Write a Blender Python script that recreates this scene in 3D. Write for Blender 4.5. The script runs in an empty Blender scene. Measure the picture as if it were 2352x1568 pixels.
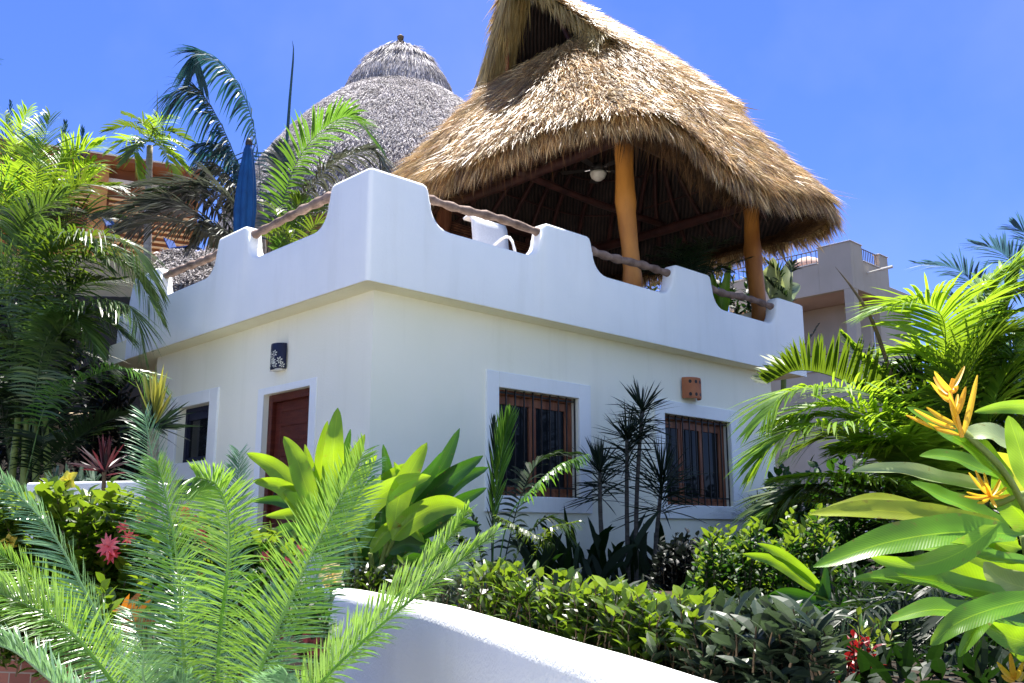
import bpy, math, random
import numpy as np
from mathutils import Vector as V
random.seed(7); rng=np.random.default_rng(7)
R=random.uniform; pi=math.pi
scn=bpy.context.scene; COL=scn.collection
# ---------------------------------------------------------------- camera frame and house frame
FL=2148.0; PT=math.atan(439/2148); CP,SP=math.cos(PT),math.sin(PT); EYE=1.6
A=math.radians(46.3); dR=V((math.sin(A),math.cos(A),0)); dL=V((-math.cos(A),math.sin(A),0)); OX,OY=-1.404,8.753
def W(u,v,z): return V((OX+u*dR.x+v*dL.x, OY+u*dR.y+v*dL.y, z+EYE))      # house coordinates, z from eye level
def ray(x,y):
    w=784-y; F=FL*CP-w*SP; return (x-1176)/F,(FL*SP+w*CP)/F
def PV(x,y,v):  # point seen at x,y on the plane v = const of the house frame
    a,b=ray(x,y); t=(v+OX*dL.x+OY*dL.y)/(a*dL.x+dL.y); return V((a*t,t,b*t+EYE))
def P(x,y,Y):
    a,b=ray(x,y); return V((a*Y,Y,b*Y+EYE))
# ---------------------------------------------------------------- materials
def nt(name):
    m=bpy.data.materials.new(name); m.use_nodes=True; t=m.node_tree; t.nodes.clear()
    o=t.nodes.new('ShaderNodeOutputMaterial'); return m,t,o
def N(t,ty,**k):
    n=t.nodes.new(ty)
    for a,b in k.items():
        if a.startswith('i_'): n.inputs[a[2:].replace('_',' ')].default_value=b
        else: setattr(n,a,b)
    return n
def c4(c): return (c[0],c[1],c[2],1)
def ramp(t,cols,pos=None):
    r=t.nodes.new('ShaderNodeValToRGB'); e=r.color_ramp.elements
    while len(e)<len(cols): e.new(.5)
    for i,c in enumerate(cols): e[i].position=(pos[i] if pos else i/(len(cols)-1)); e[i].color=c4(c)
    return r
def plain(name,c1,c2=None,scale=3,rough=.8,bump=.0,bscale=60,metal=0,stretch=None,spec=.3,detail=6):
    m,t,o=nt(name); b=N(t,'ShaderNodeBsdfPrincipled'); L=t.links.new
    b.inputs['Roughness'].default_value=rough; b.inputs['Metallic'].default_value=metal; b.inputs['Specular IOR Level'].default_value=spec
    tc=N(t,'ShaderNodeTexCoord'); mp=N(t,'ShaderNodeMapping'); L(tc.outputs['Object'],mp.inputs[0])
    if stretch: mp.inputs['Scale'].default_value=stretch
    n=N(t,'ShaderNodeTexNoise'); n.inputs['Scale'].default_value=scale; n.inputs['Detail'].default_value=detail; L(mp.outputs[0],n.inputs['Vector'])
    r=ramp(t,[c1,c2 or c1],[.35,.68]); L(n.outputs['Fac'],r.inputs[0]); L(r.outputs[0],b.inputs['Base Color'])
    if 'stucco' in name:
        m3=N(t,'ShaderNodeMapping'); L(tc.outputs['Object'],m3.inputs[0]); m3.inputs['Scale'].default_value=(2.2,2.2,.22); n3=N(t,'ShaderNodeTexNoise'); n3.inputs['Scale'].default_value=1.6; n3.inputs['Detail'].default_value=9; n3.inputs['Roughness'].default_value=.7; L(m3.outputs[0],n3.inputs[0])
        q3=N(t,'ShaderNodeMapRange'); L(n3.outputs['Fac'],q3.inputs[0]); q3.inputs[1].default_value=.52; q3.inputs[2].default_value=.78; q3.inputs[3].default_value=0; q3.inputs[4].default_value=.17
        x3=N(t,'ShaderNodeMix',data_type='RGBA'); L(q3.outputs[0],x3.inputs[0]); L(r.outputs[0],x3.inputs[6]); x3.inputs[7].default_value=(c1[0]*.62,c1[1]*.60,c1[2]*.52,1); L(x3.outputs[2],b.inputs['Base Color'])
    if bump:
        n2=N(t,'ShaderNodeTexNoise'); n2.inputs['Scale'].default_value=bscale; n2.inputs['Detail'].default_value=5; L(mp.outputs[0],n2.inputs['Vector'])
        bp=N(t,'ShaderNodeBump'); bp.inputs['Strength'].default_value=bump; bp.inputs['Distance'].default_value=.02
        L(n2.outputs['Fac'],bp.inputs['Height']); L(bp.outputs[0],b.inputs['Normal'])
    L(b.outputs[0],o.inputs[0]); return m
def leafm(name,cols,trans,tf=.45,rough=.38,spec=.5,veins=0,pos=None):
    """leaf: colour varies from leaf to leaf, light passes through"""
    m,t,o=nt(name); L=t.links.new; g=N(t,'ShaderNodeNewGeometry'); r=ramp(t,cols,pos)
    L(g.outputs['Random Per Island'],r.inputs[0])
    col=r.outputs[0]
    pn=N(t,'ShaderNodeTexNoise'); pn.inputs['Scale'].default_value=3.2 if 'straw' in name else 2.2; pn.inputs['Detail'].default_value=3; ptc=N(t,'ShaderNodeTexCoord'); L(ptc.outputs['Object'],pn.inputs[0])
    ph_=N(t,'ShaderNodeHueSaturation'); pq=N(t,'ShaderNodeMapRange'); L(pn.outputs['Fac'],pq.inputs[0]); pq.inputs[1].default_value=.3; pq.inputs[2].default_value=.7; pq.inputs[3].default_value=.55 if 'straw' in name else .68; pq.inputs[4].default_value=1.25
    L(pq.outputs[0],ph_.inputs['Value']); L(col,ph_.inputs['Color']); col=ph_.outputs[0]
    b=N(t,'ShaderNodeBsdfPrincipled'); b.inputs['Roughness'].default_value=rough; b.inputs['Specular IOR Level'].default_value=spec
    tr=N(t,'ShaderNodeBsdfTranslucent'); mx=N(t,'ShaderNodeMixShader'); mx.inputs[0].default_value=tf
    tm=N(t,'ShaderNodeMix',data_type='RGBA'); tm.inputs[0].default_value=.35; tm.inputs[6].default_value=c4(trans)
    if veins:
        uv=N(t,'ShaderNodeUVMap'); uv.uv_map='UVMap'; s=N(t,'ShaderNodeSeparateXYZ'); L(uv.outputs[0],s.inputs[0])
        ab=N(t,'ShaderNodeMath',operation='ABSOLUTE'); L(s.outputs[0],ab.inputs[0])
        m1=N(t,'ShaderNodeMath',operation='MULTIPLY_ADD'); L(ab.outputs[0],m1.inputs[0]); m1.inputs[1].default_value=-.09; L(s.outputs[1],m1.inputs[2])
        m2=N(t,'ShaderNodeMath',operation='MULTIPLY'); L(m1.outputs[0],m2.inputs[0]); m2.inputs[1].default_value=veins
        sn=N(t,'ShaderNodeMath',operation='SINE'); L(m2.outputs[0],sn.inputs[0])
        md=N(t,'ShaderNodeMath',operation='LESS_THAN'); L(ab.outputs[0],md.inputs[0]); md.inputs[1].default_value=.035
        bp=N(t,'ShaderNodeBump'); bp.inputs['Strength'].default_value=.10; bp.inputs['Distance'].default_value=.002
        L(sn.outputs[0],bp.inputs['Height']); L(bp.outputs[0],b.inputs['Normal'])
        mr=N(t,'ShaderNodeMapRange'); L(sn.outputs[0],mr.inputs[0]); mr.inputs[1].default_value=.2; mr.inputs[2].default_value=1; mr.inputs[3].default_value=0; mr.inputs[4].default_value=.16
        mm=N(t,'ShaderNodeMath',operation='MAXIMUM'); L(mr.outputs[0],mm.inputs[0])
        mk=N(t,'ShaderNodeMath',operation='MULTIPLY'); L(md.outputs[0],mk.inputs[0]); mk.inputs[1].default_value=.6; L(mk.outputs[0],mm.inputs[1])
        vm=N(t,'ShaderNodeMix',data_type='RGBA'); L(mm.outputs[0],vm.inputs[0]); L(col,vm.inputs[6]); vm.inputs[7].default_value=(min(1,trans[0]*.8),min(1,trans[1]*.8),trans[2],1); col=vm.outputs[2]
        nz=N(t,'ShaderNodeTexNoise'); nz.inputs['Scale'].default_value=9; tc=N(t,'ShaderNodeTexCoord'); L(tc.outputs['Object'],nz.inputs[0])
        h=N(t,'ShaderNodeHueSaturation'); L(col,h.inputs['Color']); q=N(t,'ShaderNodeMapRange'); L(nz.outputs['Fac'],q.inputs[0]); q.inputs[3].default_value=.65; q.inputs[4].default_value=1.35; L(q.outputs[0],h.inputs['Value']); col=h.outputs[0]
        n5=N(t,'ShaderNodeTexNoise'); n5.inputs['Scale'].default_value=38; n5.inputs['Detail'].default_value=4; L(tc.outputs['Object'],n5.inputs[0])
        e5=N(t,'ShaderNodeMath',operation='MULTIPLY_ADD'); L(ab.outputs[0],e5.inputs[0]); e5.inputs[1].default_value=.16; L(n5.outputs['Fac'],e5.inputs[2])
        g5=N(t,'ShaderNodeMapRange'); L(e5.outputs[0],g5.inputs[0]); g5.inputs[1].default_value=.74; g5.inputs[2].default_value=.80; g5.inputs[4].default_value=.75
        x5=N(t,'ShaderNodeMix',data_type='RGBA'); L(g5.outputs[0],x5.inputs[0]); L(col,x5.inputs[6]); x5.inputs[7].default_value=(.20,.12,.03,1); col=x5.outputs[2]
    L(col,b.inputs['Base Color']); L(col,tm.inputs[7]); L(tm.outputs[2],tr.inputs[0]); L(b.outputs[0],mx.inputs[1]); L(tr.outputs[0],mx.inputs[2]); L(mx.outputs[0],o.inputs[0])
    return m
def glass(name,c=(.01,.012,.015)):
    m,t,o=nt(name); b=N(t,'ShaderNodeBsdfPrincipled'); b.inputs['Base Color'].default_value=c4(c); b.inputs['Roughness'].default_value=.05; b.inputs['Specular IOR Level'].default_value=.12
    t.links.new(b.outputs[0],o.inputs[0]); return m
def stripes(name,c1,c2,axis=2,freq=40,rough=.8,noise=6):
    m,t,o=nt(name); L=t.links.new; b=N(t,'ShaderNodeBsdfPrincipled'); b.inputs['Roughness'].default_value=rough
    tc=N(t,'ShaderNodeTexCoord'); w=N(t,'ShaderNodeTexWave'); w.bands_direction='XYZ'[axis]; w.inputs['Scale'].default_value=freq; w.inputs['Distortion'].default_value=2; w.inputs['Detail'].default_value=3
    L(tc.outputs['Object'],w.inputs[0]); n=N(t,'ShaderNodeTexNoise'); n.inputs['Scale'].default_value=noise; L(tc.outputs['Object'],n.inputs[0])
    mu=N(t,'ShaderNodeMath',operation='MULTIPLY'); L(w.outputs['Fac'],mu.inputs[0]); L(n.outputs['Fac'],mu.inputs[1])
    r=ramp(t,[c1,c2],[.1,.6]); L(mu.outputs[0],r.inputs[0]); L(r.outputs[0],b.inputs['Base Color'])
    bp=N(t,'ShaderNodeBump'); bp.inputs['Distance'].default_value=.01; L(w.outputs['Fac'],bp.inputs['Height']); L(bp.outputs[0],b.inputs['Normal']); L(b.outputs[0],o.inputs[0]); return m
M={}
M['stucco_white']=plain('stucco_white',(.80,.83,.83),(.86,.88,.87),1.3,.85,.12,45)
M['stucco_cream_bounce']=plain('stucco_cream_bounce',(.87,.86,.71),(.91,.89,.76),.9,.85,.12,45)  # lower wall: warm bounce light from the garden put into the cream
M['stucco_yellow_bounce']=plain('stucco_yellow_bounce',(.88,.83,.60),(.90,.86,.64),.9,.85,.12,45)  # slab and soffit: yellow bounce glow painted into the plaster colour
M['stucco_rough']=plain('stucco_rough',(.87,.88,.85),(.91,.92,.89),1.5,.9,.3,60)
M['stucco_tan']=plain('stucco_tan',(.54,.45,.33),(.60,.50,.38),.6,.9,.15,30)
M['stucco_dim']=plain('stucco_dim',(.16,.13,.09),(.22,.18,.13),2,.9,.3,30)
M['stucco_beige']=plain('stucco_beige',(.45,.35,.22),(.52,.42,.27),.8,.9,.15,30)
M['ceiling']=plain('ceiling',(.60,.42,.32),(.64,.46,.36),.8,.9)
M['log']=plain('log',(.13,.085,.065),(.33,.235,.19),6,.8,.5,25)
M['post']=plain('post',(.20,.065,.015),(.60,.255,.05),2.6,.45,.5,9,stretch=(1,1,.3),detail=10)
M['rafter']=plain('rafter',(.03,.010,.010),(.065,.022,.018),4,.6,.3,15)
M['red_wood']=plain('red_wood',(.075,.012,.007),(.12,.025,.012),5,.4,.25,40,stretch=(1,1,7))
M['wood']=plain('wood',(.14,.045,.022),(.30,.12,.06),4,.5,.3,30,stretch=(4,4,.6))
M['screen']=stripes('screen',(.04,.014,.009),(.30,.12,.06),2,12)
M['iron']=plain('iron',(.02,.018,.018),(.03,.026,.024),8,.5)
M['rail_iron']=plain('rail_iron',(.06,.055,.06),(.08,.075,.08),8,.5)
M['glass']=glass('glass'); M['glass_block']=glass('glass_block',(.10,.16,.22))
M['curtain']=stripes('curtain',(.01,.02,.09),(.03,.06,.28),0,7)
M['navy']=plain('navy',(.008,.01,.03),(.012,.015,.04),5,.6)
M['umbrella']=plain('umbrella',(.003,.045,.16),(.005,.07,.23),5,.8,.2,80)
M['blue']=plain('blue',(.012,.05,.22),(.016,.07,.3),5,.7)
M['sling']=plain('sling',(.78,.78,.80),(.86,.86,.88),50,.8,.4,220)
M['lamp_glass']=plain('lamp_glass',(.8,.75,.65),(.85,.8,.7),5,.3)
M['chrome']=plain('chrome',(.6,.6,.6),(.7,.7,.7),5,.25,metal=1)
M['terracotta']=plain('terracotta',(.38,.13,.06),(.48,.18,.08),7,.8,.3,50)
M['pot']=plain('pot',(.16,.035,.03),(.25,.06,.04),7,.6,.2,50)
M['sconce']=plain('sconce',(.006,.008,.03),(.01,.014,.05),7,.3)
M['sconce_flower']=plain('sconce_flower',(.45,.45,.35),(.75,.75,.65),60,.5)
M['soil']=plain('soil',(.018,.012,.008),(.04,.027,.017),5,.95,.8,25)
M['deck']=plain('deck',(.30,.24,.19),(.38,.31,.25),3,.8,.2,20)
M['brick']=plain('brick',(.34,.13,.09),(.46,.22,.15),5,.85,.5,30)
def brickm(name):
    m,t,o=nt(name); L=t.links.new; b=N(t,'ShaderNodeBsdfPrincipled'); b.inputs['Roughness'].default_value=.9; k=N(t,'ShaderNodeTexBrick'); tc=N(t,'ShaderNodeTexCoord'); mp=N(t,'ShaderNodeMapping'); mp.inputs['Rotation'].default_value=(pi/2,0,0); L(tc.outputs['Object'],mp.inputs[0]); L(mp.outputs[0],k.inputs[0])
    k.inputs['Color1'].default_value=(.26,.10,.07,1); k.inputs['Color2'].default_value=(.17,.06,.045,1); k.inputs['Mortar'].default_value=(.25,.21,.18,1); k.inputs['Scale'].default_value=5; k.inputs['Mortar Size'].default_value=.015; L(k.outputs[0],b.inputs[0]); L(b.outputs[0],o.inputs[0]); return m
M['brick']=brickm('brick')
M['orange']=plain('orange',(.42,.20,.075),(.50,.25,.10),.7,.85,.1,30)
M['brown']=plain('brown',(.20,.075,.035),(.26,.10,.05),1,.85)
M['slat']=plain('slat',(.70,.44,.22),(.80,.52,.28),3,.6)
M['fascia']=plain('fascia',(.62,.58,.55),(.70,.66,.62),3,.7)
M['bark']=plain('bark',(.20,.15,.11),(.34,.27,.21),12,.9,.8,30,stretch=(.5,.5,3))
M['dark_bark']=plain('dark_bark',(.06,.05,.045),(.11,.10,.085),8,.9,.6,30,stretch=(.5,.5,4))
M['grey_bark']=plain('grey_bark',(.30,.27,.25),(.45,.41,.38),8,.9,.6,30,stretch=(.5,.5,4))
M['stem']=plain('stem',(.12,.16,.03),(.2,.26,.06),9,.5)
M['twig']=plain('twig',(.09,.06,.03),(.16,.11,.06),9,.8)
def thatchm(name,cols,tf,rough=.55,spec=.4):
    return leafm(name,cols,cols[-1],tf,rough,spec)
M['straw_eave_shade']=thatchm('straw_eave_shade',[(.025,.011,.004),(.08,.036,.013),(.19,.095,.035)],.06,.6,.3)  # eave fringe: the shade under the roof edge put into the straw colour
M['straw']=leafm('straw',[(.035,.015,.005),(.20,.09,.024),(.55,.31,.095),(1.0,.77,.39)],(.95,.74,.40),.20,.42,.6,pos=[0,.3,.6,1])
M['straw_fresh']=thatchm('straw_fresh',[(.30,.20,.07),(.52,.40,.16),(.62,.50,.24)],.35)
M['straw_grey']=leafm('straw_grey',[(.20,.18,.18),(.38,.35,.36),(.50,.47,.49),(.66,.63,.65)],(.6,.58,.6),.15,.6,.25)
M['under']=stripes('under',(.010,.006,.006),(.05,.028,.022),0,5)
M['thatch_core']=plain('thatch_core',(.13,.07,.03),(.28,.17,.07),20,.9,.6,30)
M['thatch_core_grey']=plain('thatch_core_grey',(.20,.17,.17),(.34,.30,.30),20,.9,.6,30)
G=lambda n,*a,**k: M.__setitem__(n,leafm(n,*a,**k))
G('areca',[(0.0162,0.0468,0.00432),(0.036,0.0864,0.0072),(0.072,0.1296,0.0108)],(0.1764,0.2604,0.0126),.42)
G('areca_bright',[(0.0675,0.165,0.009),(0.12,0.255,0.015),(0.21,0.3375,0.0225)],(0.4887,0.7038,0.02932),.45)
G('areca_mid',[(.02,.055,.012),(.05,.11,.022),(.11,.19,.035)],(.20,.34,.03),.32,.32,.7)
G('areca_dark',[(0.00441,0.0147,0.00441),(0.01103,0.0294,0.00735),(0.02205,0.04778,0.01103)],(0.03456,0.072,0.00864),.3,.45,.4)
G('coco_blue',[(0.012,0.045,0.06),(0.02,0.08,0.09),(0.04,0.12,0.11)],(0.024,0.112,0.112),.3,.35,.7)
G('coco_green',[(0.032,0.104,0.016),(0.064,0.176,0.024),(0.112,0.24,0.032)],(0.225,0.45,0.036),.4,.33,.7)
G('coco_grey',[(.018,.032,.026),(.04,.06,.045),(.10,.12,.085)],(.13,.14,.09),.25,.35,.7)
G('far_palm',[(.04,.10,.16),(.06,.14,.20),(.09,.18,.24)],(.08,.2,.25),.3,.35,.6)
G('cycad',[(.045,.13,.02),(.10,.24,.035),(.19,.36,.06)],(.42,.68,.05),.36,.30,.8)
G('cycad_blue',[(.06,.15,.07),(.12,.25,.12),(.22,.38,.20)],(.28,.50,.16),.28,.28,.9)
G('ginger',[(.05,.16,.010),(.13,.29,.014),(.26,.38,.02)],(.52,.76,.02),.46,.33,.5,veins=260)
G('ginger_dark',[(0.012,0.056,0.0064),(0.02,0.08,0.0096),(0.032,0.104,0.012)],(0.1,0.3,0.01),.35,.33,.5,veins=260)
G('heli',[(.03,.11,.008),(.08,.23,.012),(.20,.37,.018)],(.50,.78,.02),.45,.32,.6,veins=330)
G('heli_yellow',[(.20,.27,.02),(.30,.38,.03),(.38,.42,.04)],(.75,.82,.04),.5,.35,.5,veins=330)
G('heli_pale',[(.28,.36,.16),(.34,.42,.2)],(.55,.62,.2),.35,.32,.6,veins=330)
G('shrub',[(0.006414,0.01833,0.002749),(0.01283,0.03299,0.003665),(0.02749,0.05498,0.005498)],(0.1179,0.209,0.01011),.4,.36,.6)
G('shrub_new',[(0.04896,0.1102,0.00612),(0.08568,0.1469,0.00918)],(0.2384,0.3468,0.01734),.5,.33,.5)
G('shrub_grey',[(0.024,0.0432,0.0216),(0.0432,0.0672,0.036),(0.0768,0.1056,0.0624)],(0.0504,0.08568,0.0252),.3,.4,.45)
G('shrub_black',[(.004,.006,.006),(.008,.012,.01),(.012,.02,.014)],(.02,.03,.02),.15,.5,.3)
G('bush',[(0.0054,0.027,0.00324),(0.0108,0.0459,0.0054),(0.0243,0.0756,0.008104)],(0.06144,0.169,0.009216),.4,.5,.3)
G('hibiscus',[(0.01734,0.05202,0.004162),(0.03468,0.09019,0.006936),(0.0763,0.1387,0.0104)],(0.2048,0.3277,0.01365),.45,.36,.5)
G('dracaena',[(.004,.010,.006),(.007,.017,.009),(.014,.028,.012)],(.02,.05,.015),.2,.5,.35)
G('strap',[(0.003024,0.01134,0.00252),(0.00504,0.01764,0.003024),(0.01008,0.02772,0.00504)],(0.02016,0.06048,0.00504),.3,.5,.3)
G('purple',[(.02,.008,.01),(.045,.014,.016)],(.2,.04,.05),.3)
G('yucca',[(.10,.18,.05),(.30,.32,.05),(.42,.36,.06)],(.55,.5,.06),.35)
G('agave',[(.05,.09,.06),(.08,.13,.08)],(.1,.2,.08),.1)
G('croton',[(.30,.08,.01),(.42,.17,.015),(.12,.02,.01)],(.85,.3,.02),.4)
G('croton_green',[(.03,.09,.01),(.06,.14,.01),(.25,.25,.02)],(.3,.4,.03),.3)
G('red_leaf',[(0.15,0.005,0.005),(0.25,0.01,0.01),(0.1,0.005,0.005)],(0.35,0.015,0.015),.35)
G('bract',[(.70,.40,.02),(.80,.50,.03),(.72,.32,.02)],(.95,.62,.04),.4,.4)
G('petal_yellow',[(.80,.62,.03),(.85,.72,.08)],(.95,.85,.1),.45,.5)
G('petal_cream',[(.85,.55,.10),(.88,.80,.55)],(.95,.8,.3),.45,.5)
G('petal_red',[(.60,.05,.05),(.72,.12,.12)],(.85,.12,.12),.45,.5)
G('petal_pink',[(.75,.12,.16),(.80,.25,.25)],(.9,.25,.25),.45,.5)
# ---------------------------------------------------------------- mesh builder and scene graph
ORG={}
class MB:
    def __init__(s): s.v=[]; s.f=[]; s.uv=None
    def quad_strip(s,rows,closed=False,cap=False):
        """rows: list of equal-length lists of points; skins them"""
        b=len(s.v); n=len(rows[0])
        for r in rows: s.v.extend(r)
        for i in range(len(rows)-1):
            for j in range(n if closed else n-1):
                k=(j+1)%n; s.f.append((b+i*n+j,b+i*n+k,b+(i+1)*n+k,b+(i+1)*n+j))
        if cap and closed:
            s.f.append(tuple(b+j for j in range(n))[::-1]); s.f.append(tuple(b+(len(rows)-1)*n+j for j in range(n)))
    def tube(s,pts,r,n=8,cap=True):
        rows=[]; pts=[V(p) for p in pts]
        for i,p in enumerate(pts):
            T=(pts[min(i+1,len(pts)-1)]-pts[max(i-1,0)]).normalized(); ref=V((0,0,1)) if abs(T.z)<.9 else V((1,0,0))
            S=T.cross(ref).normalized(); U=S.cross(T); rr=r[i] if hasattr(r,'__len__') else r
            rows.append([p+(S*math.cos(2*pi*j/n)+U*math.sin(2*pi*j/n))*rr for j in range(n)])
        s.quad_strip(rows,True,cap)
    def hexa(s,p):  # 8 corners: bottom 4 then top 4
        b=len(s.v); s.v.extend(p)
        for f in ((3,2,1,0),(4,5,6,7),(0,1,5,4),(1,2,6,5),(2,3,7,6),(3,0,4,7)): s.f.append(tuple(b+i for i in f))
    def box(s,a,b,fn=None):
        fn=fn or (lambda x,y,z:V((x,y,z)))
        (x0,y0,z0),(x1,y1,z1)=a,b
        s.hexa([fn(x0,y0,z0),fn(x1,y0,z0),fn(x1,y1,z0),fn(x0,y1,z0),fn(x0,y0,z1),fn(x1,y0,z1),fn(x1,y1,z1),fn(x0,y1,z1)])
    def lathe(s,c,prof,n=24,sx=None):
        rows=[[c+V((math.cos(2*pi*j/n)*r*(sx(j,i) if sx else 1),math.sin(2*pi*j/n)*r*(sx(j,i) if sx else 1),z)) for j in range(n)] for i,(r,z) in enumerate(prof)]
        s.quad_strip(rows,True,True)
    def build(s,name,mat,parent=None,smooth=False,bevel=0,org=None):
        vs=np.array([tuple(p) for p in s.v],dtype=np.float64)
        if parent is not None: o=np.array(ORG[parent.name])
        elif org is not None: o=np.array(org)
        else: o=np.array([vs[:,0].mean(),vs[:,1].mean(),vs[:,2].min()])
        me=bpy.data.meshes.new(name); me.from_pydata((vs-o).tolist(),[],s.f)
        if s.uv is not None:
            lay=me.uv_layers.new(name='UVMap'); li=np.zeros(len(me.loops),dtype=np.int32); me.loops.foreach_get('vertex_index',li)
            lay.data.foreach_set('uv',np.array(s.uv,dtype=np.float32)[li].ravel())
        if smooth: me.polygons.foreach_set('use_smooth',[True]*len(me.polygons))
        me.materials.append(M[mat]); ob=bpy.data.objects.new(name,me); COL.objects.link(ob)
        if parent is not None: ob.parent=parent; ORG[ob.name]=tuple(np.array(ORG[parent.name]))
        else: ob.location=tuple(o); ORG[ob.name]=tuple(o)
        if bevel:
            b=ob.modifiers.new('bevel','BEVEL'); b.width=bevel; b.segments=2; b.limit_method='ANGLE'
        return ob
def tag(o,label,cat,group=None):
    o['label']=label; o['category']=cat
    if group: o['group']=group
    return o
def thing(name,label,cat,loc,group=None):
    o=bpy.data.objects.new(name,None); o.empty_display_size=.2; COL.objects.link(o); o.location=loc; ORG[o.name]=tuple(loc); return tag(o,label,cat,group)
def structure(o,kind='structure'): o['kind']=kind; return o
def spline(pts,n):
    pts=[V(p) for p in pts]
    if len(pts)==2: return [pts[0].lerp(pts[1],i/(n-1)) for i in range(n)]
    q=[pts[0]*2-pts[1]]+pts+[pts[-1]*2-pts[-2]]; out=[]; m=len(pts)-1
    for i in range(n):
        t=i/(n-1)*m; k=min(int(t),m-1); t-=k; a,b,c,d=q[k:k+4]
        out.append(.5*((2*b)+(c-a)*t+(2*a-5*b+4*c-d)*t*t+(3*b-a-3*c+d)*t**3))
    return out
# ---------------------------------------------------------------- leaves
UP=V((0,0,1)); CAMP=V((0,0,EYE))
def blade(mb,p,d,L,w,n,droop=.2,seg=4,prof=None):
    s=d.cross(n)
    if s.length<1e-4: s=d.cross(V((.3,.5,.8)))
    s.normalize(); rows=[]
    for i in range(seg+1):
        t=i/seg; c=p+d*(L*t)-UP*(droop*L*t*t); ww=w*.5*((.55+1.8*t)*(t<.25)+(1.0)*(.25<=t<.6)+((1.02-(max(0,t-.6)/.4)**1.5) if t>=.6 else 0))
        rows.append([c-s*ww,c+s*ww])
    mb.quad_strip(rows)
def frond(pts,n=46,L=.35,w=.02,a0=75,a1=28,vee=18,droop=.25,r=.008,up=None,bare=.12,tiplen=.35,sides=(1,-1),jit=.08,seg=4,mid=.45,mb=None,curl=0):
    """pinnate palm leaf: a rachis through pts with leaflets on both sides"""
    mb=mb or MB(); path=spline(pts,n+1); N1=len(path)
    mb.tube(path[::3] if N1>12 else path,[r*(1-.8*i/max(1,len(path[::3])-1)) for i in range(len(path[::3]))] if N1>12 else r,5,False)
    Uh=up or UP
    for i in range(N1):
        t=i/(N1-1)
        if t<bare: continue
        T=(path[min(i+1,N1-1)]-path[max(i-1,0)]).normalized()
        S=T.cross(Uh)
        if S.length<.15: S=T.cross(Uh+V((.3,-.7,.2)))
        S.normalize(); U2=S.cross(T).normalized()
        tt=(t-bare)/(1-bare); lp=tiplen+(1-tiplen)*math.sin(pi*min(1,max(0,(.5*tt/mid if tt<mid else .5+.5*(tt-mid)/(1-mid)))))
        if tt<mid: lp=max(lp,.55+.45*math.sin(.5*pi*tt/mid))
        a=math.radians(a0+(a1-a0)*tt)
        for sd in sides:
            if R(0,1)<.045: continue
            aa=a+R(-jit,jit); ve=math.radians(vee)+R(-jit,jit)*1.5
            d=(T*math.cos(aa)+(S*sd*math.cos(ve)+U2*math.sin(ve))*math.sin(aa)).normalized()
            blade(mb,path[i]+T*R(-.003,.003),d,L*lp*(R(.82,1.1) if R(0,1)>.06 else R(.4,.7)),w*R(.75,1.15),(U2*math.cos(ve+.35)-S*sd*math.sin(ve+.35)+V((R(-.16,.16),R(-.16,.16),R(-.16,.16)))).normalized(),droop*R(.6,1.5),seg)
    return mb
def frp(px,**k): return frond([P(*q) for q in px],**k)
def bleaf(mb,pts,width,nh=None,fold=.25,seg=16,wave=.03,base=.12,tipsharp=1.0,curl=.0):
    """broad leaf along pts; nh = side the leaf faces"""
    path=spline(pts,seg+1); nh=nh or (CAMP-path[seg//2]).normalized(); rows=[]
    if mb.uv is None: mb.uv=[]
    Ltot=sum((path[i+1]-path[i]).length for i in range(seg)); ph=R(0,6)
    for i,p in enumerate(path):
        t=i/seg; T=(path[min(i+1,seg)]-path[max(i-1,0)]).normalized(); S=T.cross(nh).normalized(); U=S.cross(T).normalized()
        wt=width*.5*(max(0,math.sin(pi*min(1,t**.75)))**.62 if t<.999 else 0)*(1 if t>.05 else .3)+.002
        row=[]
        for s in (-1,-.55,0,.55,1):
            off=abs(s)*fold*wt+wave*wt*math.sin(ph+t*19+s*1.3)*abs(s)-curl*s*s*wt
            row.append(p+S*(s*wt)+U*off); mb.uv.append((s,t*Ltot*1.6))
        rows.append(row)
    mb.quad_strip(rows)
def ovate(mb,p,d,L,w,n,fold=.3,bend=.2):
    s=d.cross(n)
    if s.length<1e-3: s=d.cross(V((.2,.9,.1)))
    s.normalize(); n=s.cross(d).normalized(); b=len(mb.v)
    st=[(0,0),(.22,.75),(.5,1),(.78,.62),(1,0)]; idx=[]
    for t,ww in st:
        c=p+d*(L*t)-n*(bend*L*t*t); mb.v.append(c); k=len(mb.v)-1
        if ww: mb.v.append(c-s*(w*.5*ww)+n*(fold*w*.5*ww)); mb.v.append(c+s*(w*.5*ww)+n*(fold*w*.5*ww)); idx.append((k,k+1,k+2))
        else: idx.append((k,))
    a,b1,c1,d1,e=idx
    mb.f+= [(a[0],b1[0],b1[1]),(a[0],b1[2],b1[0]),(b1[0],c1[0],c1[1],b1[1]),(b1[0],b1[2],c1[2],c1[0]),(c1[0],d1[0],d1[1],c1[1]),(c1[0],c1[2],d1[2],d1[0]),(d1[0],e[0],d1[1]),(d1[0],d1[2],e[0])]
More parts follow.
